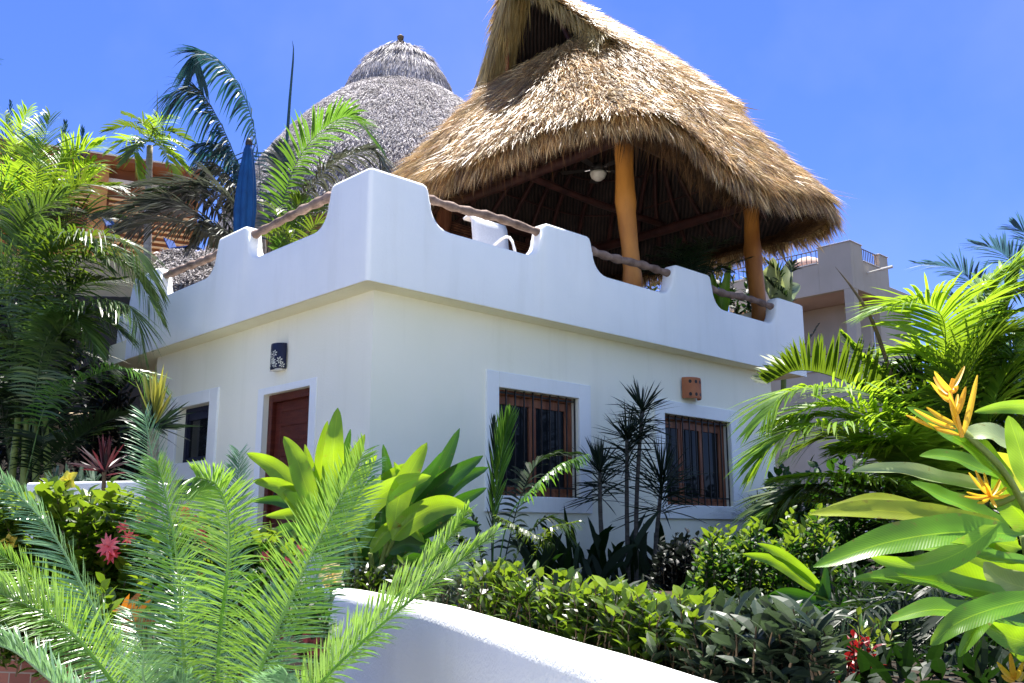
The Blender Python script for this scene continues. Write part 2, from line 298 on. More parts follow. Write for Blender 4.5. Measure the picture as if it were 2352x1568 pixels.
def shoot(lm,sm,base,top,n,L,w,new=None,r=.004,ang=(.5,1.1),spread=1):
    path=spline([base,(base+top)/2+V((R(-.02,.02),R(-.02,.02),0)),top],5); sm.tube(path,[r,r*.9,r*.8,r*.7,r*.5],4,False)
    T=(top-base).normalized(); az=R(0,6.28)
    for i in range(n):
        t=(1-spread)+spread*(i+.5)/n; p=path[min(4,int(t*4))].lerp(path[min(4,int(t*4)+1)],t*4%1); az+=2.4+R(-.3,.3)
        up=ang[1]+(ang[0]-ang[1])*t+R(-.2,.2)
        S=V((math.cos(az),math.sin(az),0)); d=(S*math.sin(up)+(T*.6+UP*.4)*math.cos(up)).normalized(); m=new if (new and t>.72) else lm
        ovate(m,p,d,L*R(.45,1.25)*(1-.3*(t>.85)),w*R(.6,1.2),(UP+V((R(-.5,.5),R(-.5,.5),0))).normalized(),R(.1,.45),R(.0,.5))
def rosette(mb,c,n,L,w,elev=(-20,80),seg=5,droop=.15,axis=UP):
    for i in range(n):
        az=R(0,2*pi); e=math.radians(R(*elev)); d=V((math.cos(az)*math.cos(e),math.sin(az)*math.cos(e),math.sin(e)))
        blade(mb,c+UP*R(-.1,.1)*L,d,L*R(.7,1.1),w,(UP*.7+V((R(-1,1),R(-1,1),R(-.3,.3)))).normalized(),droop*R(.3,1.6),seg)
# ================================================================ setting
ground=MB()
ground.quad_strip([[V((-3000+6000*i/20,-3000+6000*j/20,-.35)) for i in range(21)] for j in range(21)])
structure(ground.build('ground','soil',org=(0,0,0)))
M['paving']=plain('paving',(.60,.58,.52),(.72,.70,.63),2,.85,.3,20)
pv=MB(); pv.box((-16,-14,-.346),(16,1.2,-.30)); pv.box((-.75,1.201,-.346),(9,6.5,-.302)); structure(pv.build('path','paving',org=(0,0,0)))
def onz(x,y,z):
    a,b=ray(x,y); Y=z/b; return V((a*Y,Y,z+EYE))
# ---- curved garden wall in the foreground
wz=-.40
wb=[V((-9,7.6,wz+EYE)),V((-6,7.3,wz+EYE)),V((-3.4,7.05,wz+EYE))]+[onz(x,y,wz) for x,y in [(600,1350),(700,1346),(760,1345),(840,1351),(960,1371),(1060,1388),(1180,1419),(1340,1463),(1500,1505),(1700,1563)]]+[V((.78,2.3,wz+EYE)),V((1.05,1.6,wz+EYE)),V((1.3,.8,wz+EYE))]
wp=spline(wb,90); TH=.2
def wnorm(i):
    T=(wp[min(i+1,len(wp)-1)]-wp[max(i-1,0)]); T.z=0; T.normalize(); return V((-T.y,T.x,0))*-1   # towards the path side
gw=MB(); rows=[]
for i,p in enumerate(wp):
    n=wnorm(i); r=[p+V((0,0,-1.7)),p+V((0,0,-.10))]
    for k in range(9):
        a=pi*(k/8); r.append(p+n*(TH*.5-TH*.5*math.cos(a))+V((0,0,-.09+.09*math.sin(a)**.8)))
    r+= [p+n*(TH+.005)+V((0,0,-.25)),p+n*(TH+.01)+V((0,0,-1.7))]; rows.append(r)
gw.quad_strip(rows)
tag(gw.build('garden_wall','stucco_rough',smooth=True),'low curved white plaster garden wall with rounded sunlit top in the foreground','wall')
bd=MB(); rows=[]
for i,p in enumerate(wp):
    q=V((-30+60*i/(len(wp)-1),32,0)); c=p+wnorm(i)*.08; r=[]
    for k in range(26):
        t=(k/25)**2; x=c.lerp(q,t); z=EYE-.66+.10*math.sin(x.x*2.1+x.y*1.3)*min(1,k/4)*.5+min(.1,t*2); r.append(V((x.x,x.y,z)))
    rows.append(r)
bd.quad_strip(rows)
structure(bd.build('planting_bed','soil',smooth=True,org=(0,0,0)))
# ================================================================ house
house=thing('house','white plaster house with a scalloped roof terrace parapet under the thatched palapa','house',W(2,2,-1.2))
TOP,LOW,BOT=3.57,3.12,2.40
def notch(a,b):
    q=[(a-.03,TOP),(a+.02,TOP-.02),(a+.05,TOP-.08),(a+.07,TOP-.18)]
    r=.26; cx=a+.08+r; cz=LOW+r
    for k in range(0,7):
        t=pi+ (pi/2)*k/6; q.append((cx+r*math.cos(t),cz+r*math.sin(t)))
    cx2=b-.08-r
    for k in range(0,7):
        t=-pi/2+(pi/2)*k/6; q.append((cx2+r*math.cos(t),cz+r*math.sin(t)))
    q+=[(b-.07,TOP-.18),(b-.05,TOP-.08),(b-.02,TOP-.02),(b+.03,TOP)]
    return q
prof=[(-5.9,LOW+.1),(-5.86,TOP-.12),(-5.78,TOP)]
for a,b in [(-5.0,-3.2),(-2.54,-.68),(.70,2.5),(3.25,5.02),(5.80,7.64)]: prof+=notch(a,b)
prof+=[(8.30,TOP),(8.36,TOP-.03)]
# densify and add the rounded house corner
pts=[]; RC=.05
for (s0,z0),(s1,z1) in zip(prof,prof[1:]):
    n=max(1,int((s1-s0)/.12)); pts+= [(s0+(s1-s0)*k/n,z0+(z1-z0)*k/n) for k in range(n)]
pts.append(prof[-1]); pts=[p for p in pts if abs(p[0])>RC+.01]+[(RC*(k/3-1),TOP) for k in range(7)]; pts.sort(key=lambda q:q[0])
def ppos(s):
    if s>RC: return (s,0),(0,1)
    if s<-RC: return (0,-s),(1,0)
    a=(s/RC+1)*pi/4; return (RC-RC*math.cos(a),RC-RC*math.sin(a)),(math.cos(a),math.sin(a))
pm=MB(); rows=[]; PTK=.2
for i,(s,z) in enumerate(pts):
    (u,v),(nu,nv)=ppos(s); p0,p1=pts[max(0,i-1)],pts[min(len(pts)-1,i+1)]; ds,dz=p1[0]-p0[0],p1[1]-p0[1]; l=math.hypot(ds,dz) or 1
    def q(off,drop):  # off inward through the wall, drop towards the solid
        ss=s+drop*dz/l; zz=z-drop*ds/l; (uu,vv),_=ppos(ss if abs(s)>.3 else s); return W(uu+nu*off,vv+nv*off,zz)
    if i in(0,len(pts)-1): rows.append([W(u,v,BOT),W(u,v,z),W(u,v,z),W(u,v,z),W(u+nu*PTK,v+nv*PTK,z),W(u+nu*PTK,v+nv*PTK,z),W(u+nu*PTK,v+nv*PTK,z),W(u+nu*PTK,v+nv*PTK,BOT+.1)])
    else: rows.append([W(u,v,BOT),q(0,.035),q(.010,.010),q(.035,0),q(PTK-.035,0),q(PTK-.01,.01),q(PTK,.035),W(u+nu*PTK,v+nv*PTK,BOT+.1)])
pm.quad_strip(rows)
for e in (0,len(pts)-1):
    b=len(pm.v); r=rows[e]; pm.v+= [r[0],r[1],r[4],r[7]]; pm.f.append((b,b+1,b+2,b+3))
pm.build('parapet','stucco_white',house,smooth=True)
po=bpy.data.objects['parapet']; me=po.data
md=po.modifiers.new('edge','EDGE_SPLIT'); md.split_angle=math.radians(50)
# end wall of the parapet on the right, running back
sl=MB(); sl.box((.03,.03,BOT+.002),(8.33,6.6,BOT+.30),W); sl.box((8.16,.2,BOT+.3),(8.356,6.6,TOP-.02),W); sl.build('terrace_slab','stucco_yellow_bounce',house)
dk=MB(); dk.box((.2,.2,BOT+.304),(8.15,6.6,BOT+.32),W); dk.build('terrace_floor','deck',house)
bp=MB(); bp.box((.2,6.6,BOT+.3),(8.36,6.8,LOW+.1),W); bp.build('back_parapet','stucco_white',house)
# lower walls with openings
IN=.28
def wallgrid(mb,fn,s0,s1,z0,z1,holes,th=.22):
    S=sorted({s0,s1,*[h[0] for h in holes],*[h[1] for h in holes]}); Z=sorted({z0,z1,*[h[2] for h in holes],*[h[3] for h in holes]})
    for a,b in zip(S,S[1:]):
        for c,d in zip(Z,Z[1:]):
            if any(h[0]-1e-6<=a and b<=h[1]+1e-6 and h[2]-1e-6<=c and d<=h[3]+1e-6 for h in holes): continue
            k=len(mb.v); mb.v+=[fn(a,0,c),fn(b,0,c),fn(b,0,d),fn(a,0,d)]; mb.f.append((k,k+1,k+2,k+3))
    for a,b,c,d in holes:
        for (x0,y0),(x1,y1) in [((a,c),(b,c)),((b,c),(b,d)),((b,d),(a,d)),((a,d),(a,c))]:
            k=len(mb.v); mb.v+=[fn(x0,0,y0),fn(x1,0,y1),fn(x1,th,y1),fn(x0,th,y0)]; mb.f.append((k,k+1,k+2,k+3))
fR=lambda s,o,z: W(s,IN+o,z); fL=lambda s,o,z: W(IN+o,s,z)
WIN1=(1.99,3.31,.40,1.59); WIN2=(5.00,6.55,.36,1.56); DOOR=(1.40,2.39,-.62,1.55); WIN3=(3.72,4.64,.88,1.605); GB=(3.95,4.6,.40,.74)
wm=MB(); wallgrid(wm,fR,.28,7.75,-1.3,BOT+.004,[WIN1,WIN2]); wallgrid(wm,fL,.28,5.45,-1.3,BOT+.004,[DOOR,WIN3,GB])
k=len(wm.v); wm.v+=[W(7.75,.28,-1.3),W(7.75,6.5,-1.3),W(7.75,6.5,BOT),W(7.75,.28,BOT)]; wm.f.append((k,k+1,k+2,k+3))
k=len(wm.v); wm.v+=[W(.28,5.45,-1.3),W(7.75,5.45,-1.3),W(7.75,5.45,BOT),W(.28,5.45,BOT)]; wm.f.append((k,k+1,k+2,k+3))
wm.build('wall','stucco_cream_bounce',house)
def trim(fn,o,i,t=.028,name='window_surround'):
    m=MB(); a,b,c,d=o; a2,b2,c2,d2=i
    for q in [(a,a2,c,d),(b2,b,c,d),(a2,b2,c,c2),(a2,b2,d2,d)]:
        m.box((q[0],-t,q[2]),(q[1],.01,q[3]),fn)
    m.build(name,'stucco_white',house,bevel=.008)
trim(fR,(1.80,3.52,.22,1.77),WIN1); trim(fR,(4.80,6.78,.18,1.74),WIN2); trim(fL,(3.50,4.86,.66,1.77),WIN3); trim(fL,(1.27,2.52,-.62,1.63),DOOR,.012,'door_surround')
def window(fn,o,npan,curt=None,bars=True,mats=('wood','glass')):
    a,b,c,d=o; fw=.06; m=MB()
    for q in [(a,b,c,c+fw),(a,b,d-fw,d),(a,a+fw,c+fw,d-fw),(b-fw,b,c+fw,d-fw)]: m.box((q[0],.10,q[2]),(q[1],.17,q[3]),fn)
    w=m.build('window',mats[0],house,bevel=.006)
    pw=(b-a-2*fw)/npan
    for k in range(npan):
        x0=a+fw+k*pw; x1=x0+pw; s=MB(); sw=.055 if mats[0]=='wood' else .02; off=.112 if k%2 else .122
        for q in [(x0,x1,c+fw,c+fw+sw),(x0,x1,d-fw-.1,d-fw),(x0,x0+sw,c+fw+sw,d-fw-.1),(x1-sw,x1,c+fw+sw,d-fw-.1)]: s.box((q[0],off,q[2]),(q[1],off+.04,q[3]),fn)
        s.build('sash',mats[0],w,bevel=.004)
        p=MB(); p.box((x0+sw,off+.02,c+fw+sw),(x1-sw,off+.026,d-fw-.1),fn); p.build('pane',mats[1],w)
    if curt:
        for k in curt:
            x0=a+fw+k*pw+.06; x1=x0+pw-.12; m2=MB(); rows=[[fn(x0+(x1-x0)*i/40,.185+.012*math.sin(i*1.1),z) for i in range(41)] for z in (c+.1,d-.1)]; m2.quad_strip(rows); m2.build('curtain','curtain',w)
    bk=MB(); bk.box((a,.24,c),(b,.26,d),fn); bk.build('dark_room','navy',w)
    if bars:
        g=MB(); n=int((b-a)/.145)
        for i in range(n+1):
            x=a+.02+(b-a-.04)*i/n; g.box((x-.007,.03,c),(x+.007,.044,d),fn)
        for z in (c+.10,d-.05): g.box((a,.046,z),(b,.054,z+.02),fn)
        g.build('window_bars','iron',w)
    return w
window(fR,WIN1,2); window(fR,WIN2,3,curt=[2]); window(fL,WIN3,1,None,False,('navy','glass'))
gb=MB(); a,b,c,d=GB
for i in range(3):
    for j in range(2):
        x0=a+(b-a)*i/3; z0=c+(d-c)*j/2; gb.box((x0+.01,.03,z0+.01),(x0+(b-a)/3-.01,.1,z0+(d-c)/2-.01),fL)
gb.build('glass_block_window','glass_block',house,bevel=.01)
a,b,c,d=DOOR; m=MB()
for q in [(a,a+.08,c,d),(b-.08,b,c,d),(a+.08,b-.08,d-.09,d)]: m.box((q[0],.06,q[2]),(q[1],.2,q[3]),fL)
dr=m.build('door','red_wood',house,bevel=.01)
m=MB(); m.box((a+.08,.13,c),(b-.08,.17,d-.09),fL)
for q in [(a+.08,a+.2,c,d-.09),(b-.2,b-.08,c,d-.09)]: m.box((q[0],.118,q[2]),(q[1],.13,q[3]),fL)
for j in range(12): z=c+.1+j*.17; m.box((a+.2,.122,z),(b-.2,.13,z+.16),fL)
m.build('door_leaf','red_wood',dr,bevel=.004)
m=MB(); m.tube([fL(b-.26,.05,c+1.0),fL(b-.26,.05,c+1.25)],.012); m.build('handle','iron',dr)
# dark doorway post by the right end of the house
m=MB(); m.box((7.80,.55,-.7),(7.92,.67,2.3),W); m.box((7.8,.67,-.7),(8.2,.75,2.2),W); tag(m.build('side_gate','red_wood',bevel=.01),'dark wooden gate behind the right end of the white house','gate')
# wall lamps
def sconce(fn,s0,s1,z0,z1,mat,name,label,holes,flowers):
    t=thing(name,label,'wall lamp',fn((s0+s1)/2,0,z0)); m=MB(); cx=(s0+s1)/2; r=(s1-s0)/2; n=18; rows=[]
    for z,k in ((z0,.97),(z0+.02,1),(z1-.02,1),(z1,.97)): rows.append([fn(cx+r*k*math.cos(pi*j/n),-.02-r*.8*k*math.sin(pi*j/n),z) for j in range(n+1)])
    for z,k in ((z1,.9),(z0,.9)): rows.append([fn(cx+r*k*math.cos(pi*j/n),-.02-r*.8*k*math.sin(pi*j/n),z) for j in range(n+1)])
    m.quad_strip(rows); m.build('shade',mat,t,smooth=False)
    if holes:
        h=MB()
        for z in (z0+.055,z1-.06):
            for a in (.25,.42,.58,.75):
                ctr=[]; 
                for k in range(10):
                    th=2*pi*k/10; aa=pi*(a)+.14*math.cos(th); ctr.append(fn(cx+r*1.01*math.cos(aa),-.02-r*.8*1.01*math.sin(aa),z+.026*math.sin(th)))
                h=MB(); h.v+=ctr; h.f.append(tuple(range(10))); h.build('cut_hole','iron',t)
    if flowers:
        h=MB(); 
        for q in range(13):
            a=pi*R(.12,.88); z=z0+(z1-z0)*R(.10,.62 if q<11 else .85)
            for pt in range(6):
                th=pt*pi/3+.3; ctr=[]
                for rr,dt in ((.004,0),(.03,-.3),(.042,0),(.03,.3)):
                    aa=a+rr*math.cos(th+dt)/r; ctr.append(fn(cx+r*1.012*math.cos(aa),-.02-r*.8*1.012*math.sin(aa),min(z1-.01,max(z0+.01,z+rr*math.sin(th+dt)))))
                b=len(h.v); h.v+=ctr; h.f.append((b,b+1,b+2,b+3))
        h.build('painted_flowers','sconce_flower',t)
        h=MB(); h.box((s0+.03,-.1,z0-.015),(s1-.03,0,z0-.004),fn); h.build('rim','lamp_glass',t)
sconce(fL,1.90,2.16,1.80,2.09,'sconce','wall_lamp','dark blue ceramic wall lamp painted with white flowers above the door',False,True)
sconce(fR,5.41,5.77,1.80,2.09,'terracotta','wall_lamp','brown terracotta wall lamp with two rows of cut holes above the right window',True,False)
# log rails across the notches
def log(name,label,a,b,r,sag=0):
    pts=spline([a,a.lerp(b,.3)+V((0,0,R(-.03,.02))),a.lerp(b,.65)+V((0,0,R(-.02,.03))),b],26); m=MB(); m.tube(pts,[r*(1+.18*math.sin(i*1.9)+R(-.12,.12)) for i in range(26)],10); return tag(m.build(name,'log',smooth=True),label,'rail','log rails across the parapet gaps')
log('log_rail','crooked log rail right of the house corner in front of the white chair',W(.60,.10,3.47),W(2.52,.10,3.46),.046)
log('log_rail','grey log rail in front of the thick near palapa post',W(3.15,.10,3.45),W(5.03,.10,3.45),.05)
log('log_rail','grey log rail in front of the dark red flower pot',W(5.72,.10,3.44),W(7.66,.10,3.42),.05)
log('log_rail','pale crooked log rail between the house corner and the closed umbrella',W(.10,.60,3.50),W(.10,2.62,3.46),.05)
log('log_rail','pale log rail at the far left parapet gap beside the palm fronds',W(.10,3.10,3.44),W(.10,5.1,3.46),.05)
# ================================================================ palapa
pal=thing('palapa','large golden brown thatched palapa with an open gablet standing on the roof terrace','palapa',W(6.4,2.4,2.72))
def rrect(u0,u1,v0,v1,r,n=10):
    out=[]
    for cx,cy,a0 in ((u1-r,v1-r,0),(u0+r,v1-r,90),(u0+r,v0+r,180),(u1-r,v0+r,270)):
        for k in range(n): a=math.radians(a0+90*k/(n-1)); out.append((cx+r*math.cos(a),cy+r*math.sin(a)))
    return out
def rdens(q,n=12):  # add points along the straight sides
    out=[]
    for i,a in enumerate(q):
        b=q[(i+1)%len(q)]; out.append(a)
        if i%10==9:
            for k in range(1,n): out.append((a[0]+(b[0]-a[0])*k/n,a[1]+(b[1]-a[1])*k/n))
    return out
LV=[(0.00,3.20,9.50,-.50,5.75,1.25),(.22,3.24,9.48,-.46,5.70,1.28),(.5,3.42,9.36,-.28,5.50,1.25),(.9,3.68,9.18,-.02,5.22,1.2),(1.4,3.99,8.95,.30,4.88,1.12),(1.95,4.35,8.68,.68,4.38,1.0),(2.48,4.72,8.38,1.08,3.74,.8)]
Z0=4.92
def ring(lv,dz=0,inn=0):
    z,a,b,c,d,r=lv; q=rdens(rrect(a+inn,b-inn,c+inn,d-inn,r),12)
    def zo(u,v): return .10*math.sin(u*1.7+.5)*max(0,1-z/1.2)+.19*max(0,1-z/1.2)*max(0,min(1,(5.2-u)))*(1 if v<3 else 0.2)+.22*max(0,(1-z/1.6))*max(0,min(1,(u-6.5)/2.5))
    return [W(u,v,Z0+z+dz+zo(u,v)) for u,v in q]
core=MB(); rings=[ring(l) for l in LV]; core.quad_strip(rings,True)
RZ=8.80; RV=2.41
def slope_f(z,t,side):  # upper roof: z from 7.38 to ridge, t along u
    k=(z-7.40)/(RZ-7.40); v=1.10+(RV-1.10)*k if side<0 else 3.72+(RV-3.72)*k
    u0=4.72-.50*k; u1=8.38-.55*k; return W(u0+(u1-u0)*t,v,z)
ZZ=[7.40+(RZ-7.40)*i/6 for i in range(7)]
for sd in (-1,1): core.quad_strip([[slope_f(z,t/10,sd) for t in range(11)] for z in ZZ])
core.quad_strip([[slope_f(z,1,-1).lerp(slope_f(z,1,1),t/6) for t in range(7)] for z in ZZ])
core.quad_strip([ring(LV[0]),ring(LV[0],.02,.25)],True)
core.build('roof','thatch_core',pal)
un=MB(); un.quad_strip([ring(LV[0],-.0,.26)]+[ring(l,-.22,.38) for l in LV[2:]],True)
for sd in (-1,1): un.quad_strip([[slope_f(z,t/10,sd)+V((0,0,-.16)) for t in range(11)] for z in ZZ])
un.build('roof_lining','under',pal)
# straw: tufts of blades laid down the slopes
def tufts(areas,ntuft,per,Lr,w,lift,spread,jit=.06,hang=0,out=None):
    """areas: list of (p00,p01,p10,p11): top edge p00-p01, bottom edge p10-p11"""
    out=out or MB(); wts=[]
    for q in areas:
        a,b,c,d=q; wts.append(((b-a).length+(d-c).length)*.5*((c-a).length+(d-b).length)*.5)
    tot=sum(wts)
    for q,wt in zip(areas,wts):
        a,b,c,d=q; n=int(ntuft*wt/tot+R(0,1)); Nn=((b-a)+(d-c)).cross((c-a)+(d-b)).normalized()
        if Nn.z<0 : Nn=-Nn
        for _ in range(n):
            s,t=R(0,1),R(0,1); top=a.lerp(b,s); bot=c.lerp(d,s); p=top.lerp(bot,t); D=(bot-top).normalized(); S=D.cross(Nn)
            tw=math.sin(p.x*3.1+p.z*1.7)*.5+math.sin(p.y*4.3-p.z*2.9)*.5
            d0=(D+S*(tw*.28+R(-spread,spread))).normalized(); lf=R(.0,1)
            for _k in range(per):
                pp=p+S*R(-jit,jit)+D*R(-.1,.1)+Nn*R(-.01,.035); L=R(*Lr); dd=(d0+S*R(-.16,.16)+Nn*(lift*(.4+lf)*R(.2,1.6))).normalized()
                sv=dd.cross(Nn+S*R(-.8,.8)).normalized()*(w*R(.6,1.3)*.5); b0=len(out.v)
                m=pp+dd*(L*.5)+Nn*.012; e=pp+dd*L-UP*(L*hang*R(.3,1.5))
                out.v+=[pp-sv,pp+sv,m+sv*1.1,m-sv*1.1,e]; out.f+=[(b0,b0+1,b0+2,b0+3),(b0+3,b0+2,b0+4)]
    return out
def quads(r0,r1,closed=True):
    n=len(r0); return [(r0[i],r0[(i+1)%n],r1[i],r1[(i+1)%n]) for i in range(n if closed else n-1)]
ar=[]
for i in range(len(rings)-1): ar+=quads(rings[i+1],rings[i])
def vis(q):  # only slopes that can be seen from the garden side get the dense straw
    a,b,c,d=q; ctr=(a+b+c+d)*.25; n=((b-a)+(d-c)).cross((c-a)+(d-b)).normalized(); n=n if n.z>0 else -n
    return (CAMP-ctr).dot(n)>-1.5
av=[q for q in ar if vis(q)]; ah=[q for q in ar if not vis(q)]
upf=[]
for i in range(6):
    r1=[slope_f(ZZ[i+1],t/10,-1) for t in range(11)]; r0=[slope_f(ZZ[i],t/10,-1) for t in range(11)]; upf+=quads(r1,r0,False)
upb=[]
for i in range(6):
    r1=[slope_f(ZZ[i+1],t/10,1) for t in range(11)]; r0=[slope_f(ZZ[i],t/10,1) for t in range(11)]; upb+=quads(r1,r0,False)
    r1=[slope_f(ZZ[i+1],1,-1).lerp(slope_f(ZZ[i+1],1,1),t/6) for t in range(7)]; r0=[slope_f(ZZ[i],1,-1).lerp(slope_f(ZZ[i],1,1),t/6) for t in range(7)]; upb+=quads(r1,r0,False)
st=MB()
tufts(av,13500,10,(.16,.48),.0082,.15,.24,out=st)
tufts(av,900,8,(.3,.6),.009,.30,.3,out=st)
tufts(upf,4200,9,(.2,.5),.0105,.2,.22,out=st)
tufts(ah,1300,7,(.25,.5),.02,.15,.2,out=st); tufts(upb,1600,8,(.25,.5),.016,.18,.2,out=st)
# shaggy fringe round the thick rolled eave
r0=ring(LV[1],.04,.05); r1=ring(LV[0],.02,.02); tufts(quads(r0,r1),2400,11,(.14,.36),.0085,.10,.35,.10,.22,out=st)
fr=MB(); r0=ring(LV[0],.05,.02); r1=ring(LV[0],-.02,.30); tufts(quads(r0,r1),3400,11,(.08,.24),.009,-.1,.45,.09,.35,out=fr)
r0=ring(LV[0],.0,.02); r1=ring(LV[0],-.08,.25); tufts(quads(r0,r1),600,4,(.15,.36),.007,-.1,.5,.12,.9,out=fr); fr.build('eave_straw','straw_eave_shade',pal)
st.build('straw_thatch','straw',pal)
# straw hanging from the edges of the gablet and the sill thatch under it
gb_=MB()
for sd in (-1,1):
    e=[slope_f(z,0,sd) for z in ZZ]; e2=[slope_f(z,.08 if sd<0 else .13,sd) for z in ZZ]
    for i in range(6):
        for _ in range(400 if sd>0 else 160):
            t=R(0,1); p=e[i].lerp(e[i+1],t).lerp(e2[i].lerp(e2[i+1],t),R(0,1)); L=R(.3,.85); d=(-UP*1.3-dR*R(-.05,.55)+(dL if sd>0 else -dL)*R(-.1,.35)).normalized() if sd>0 else (-UP*1.0-dR*R(.0,.35)-dL*R(.2,.6)).normalized()
            blade(gb_,p+V((R(-.05,.05),R(-.05,.05),R(-.05,.05))),d,L*(1.0 if sd>0 else .55),.014,(dR*-1+V((R(-.5,.5),R(-.5,.5),0))).normalized(),.15,2)
sill0=[W(4.95,1.1+2.62*k/8,7.60) for k in range(9)]; sill1=[W(4.62,.95+2.9*k/8,6.95) for k in range(9)]
tufts(quads(sill0,sill1,False),500,9,(.3,.6),.012,.2,.35,out=gb_)
gb_.build('gablet_straw','straw_fresh',pal)
def pole(name,pts,r,mat='rafter',par=pal,n=10,wob=.0):
    m=MB(); q=spline(pts,14); m.tube(q,[r*(1+.06*math.sin(i*1.3+r*90)+R(-wob,wob)) for i in range(14)],n); return m.build(name,mat,par,smooth=True)
# gablet poles, rafters, beams, posts
pole('gablet_pole',[W(4.75,3.05,7.25),W(4.55,2.85,8.0),W(4.40,2.58,8.6)],.038,'wood'); pole('gablet_pole',[W(5.0,1.75,7.4),W(4.9,2.0,8.0),W(4.8,2.3,8.6)],.04)
POSTS=[(4.80,.62),(8.05,.62),(4.80,4.68),(8.05,4.68)]
for i,(u,v) in enumerate(POSTS):
    b=.13 if i<2 else .12
    m=MB(); zt=5.62; q=spline([W(u,v,2.72),W(u+.05,v,3.5),W(u-.03,v+.02,4.5),W(u+(-.06 if i==0 else .0),v,zt)],20); m.tube(q,[b*(1+.07*math.sin(k*.6+i)+R(-.025,.025)+(.12 if k>16 else 0)+(.10 if k in (6,13) else 0)) for k in range(20)],16); m.build('post','post' if i<2 else 'wood',pal,smooth=True)
for a,b in ((0,1),(1,3),(3,2),(2,0)):
    (u0,v0),(u1,v1)=POSTS[a],POSTS[b]; du,dv=(u1-u0)*.06,(v1-v0)*.06; pole('beam',[W(u0-du,v0-dv,5.56 if (a,b)!=(1,3) else 5.36),W((u0+u1)/2,(v0+v1)/2,5.53 if (a,b)!=(1,3) else 5.33),W(u1+du,v1+dv,5.56 if (a,b)!=(1,3) else 5.36)],.085,'rafter')
nn=len(rings[0]); rl=[ring(l,-.26,.44) for l in LV[2:]]
for i in range(0,nn,max(1,nn//26)):
    pole('rafter',[rl[k][i] for k in range(len(rl))],.042,'rafter')
for k in (3,4,5,6):
    m=MB(); r=ring(LV[k],-.28,.42); m.tube(r+[r[0]],.016,6); m.build('purlin','rafter',pal)
pole('tie_beam',[W(4.6,2.65,5.55),W(6.4,2.65,5.5),W(8.3,2.65,5.55)],.06)
# slatted screen at the back of the terrace
sc=MB(); 
for j in range(44):
    z=2.74+j*.06; sc.tube([W(4.95,4.74,z),W(6.4,4.74+R(-.01,.01),z+R(-.006,.006)),W(7.95,4.74,z)],.028,6)
tag(sc.build('slat_screen','screen',smooth=True),'dark red brown slatted screen at the back of the palapa behind the white chair','screen')
# ceiling fan
fc=W(6.0,2.20,5.76); fan=thing('ceiling_fan','dark ceiling fan with a round white lamp hanging inside the palapa','ceiling fan',fc)
m=MB(); m.tube([fc+V((0,0,.16)),fc+V((0,0,2.6))],.016); m.build('rod','iron',fan)
m=MB(); m.lathe(fc,[(.02,.20),(.10,.18),(.13,.12),(.13,.06),(.08,.03)],20); m.build('motor','iron',fan,smooth=True)
m=MB(); m.lathe(fc,[(.135,.03),(.135,.0),(.11,-.06),(.06,-.10),(.005,-.115)],24); m.build('lamp_shade','lamp_glass',fan,smooth=True)
for k in range(5):
    a=k*2*pi/5+.35; d=V((math.cos(a),math.sin(a),0)); s=V((-d.y,d.x,0)); m=MB(); m.hexa([fc+d*q+s*w_+V((0,0,z_)) for z_,seq in ((.085,1),(.095,1)) for q,w_ in ((.16,-.05),(.62,-.075),(.62,.075),(.16,.05))]); bl=m.build('fan_blade','iron',fan)
    m=MB(); m.tube([fc+d*.1+V((0,0,.09)),fc+d*.22+V((0,0,.08))],.012,6); m.build('bracket','chrome',bl)
# ================================================================ terrace things
ch=thing('lounge_chair','white sling back lounge chair behind the log rail on the terrace','chair',W(2.7,1.2,2.73))
m=MB(); rows=[]
for k in range(16):
    t=k/15; z=2.95+1.04*t if t<.86 else 2.95+1.04*.86+.11*math.sin((t-.86)/.14*pi/2); vv=1.05+.12*t+(0 if t<.86 else .09*(1-math.cos((t-.86)/.14*pi/2)))
    rows.append([W(2.36+.60*i/6,vv,z) for i in range(7)])
rows.append([r+dL*.08-UP*.03 for r in rows[-1]]); m.quad_strip(rows)
sm=m.build('backrest','sling',ch,smooth=True); s_=sm.modifiers.new('thick','SOLIDIFY'); s_.thickness=.03
m=MB(); m.quad_strip([[W(2.42+.54*i/6,.35+.65*k/6,3.02-.05*math.sin(pi*k/6)) for i in range(7)] for k in range(7)]); q=m.build('seat','sling',ch,smooth=True); s_=q.modifiers.new('thick','SOLIDIFY'); s_.thickness=.02
for du in (0,.56):
    m=MB(); m.tube(spline([W(2.40+du,.35,2.74),W(2.40+du,.42,3.25),W(2.40+du,.55,3.50),W(2.40+du,.85,3.42),W(2.40+du,1.2,3.2)],14),.018); m.build('arm_frame','sling',ch,smooth=True)
    m=MB(); m.tube([W(2.40+du,.45,3.0),W(2.40+du,1.35,2.74)],.018); m.build('leg','sling',ch)
uc=W(.95,4.45,2.73); ub=thing('closed_umbrella','closed blue patio umbrella on the terrace left of the house corner','umbrella',uc)
m=MB(); m.tube([uc,uc+V((0,0,2.73))],.022); m.build('pole','iron',ub)
m=MB(); m.lathe(uc,[(.09,1.2),(.12,1.35),(.14,1.75),(.13,2.0),(.105,2.3),(.08,2.5),(.06,2.66),(.035,2.74)],64,lambda j,i:1+.34*abs(math.sin(j*pi*7/64+i*.12))-.18); m.build('canopy','umbrella',ub,smooth=True)
m=MB(); m.lathe(uc,[(.04,2.72),(.05,2.76),(.04,2.82),(.015,2.84)],16); m.build('finial','iron',ub,smooth=True)
m=MB(); m.lathe(uc,[(.28,0),(.28,.06),(.05,.09),(.04,.3)],20); m.build('base','iron',ub,smooth=True)
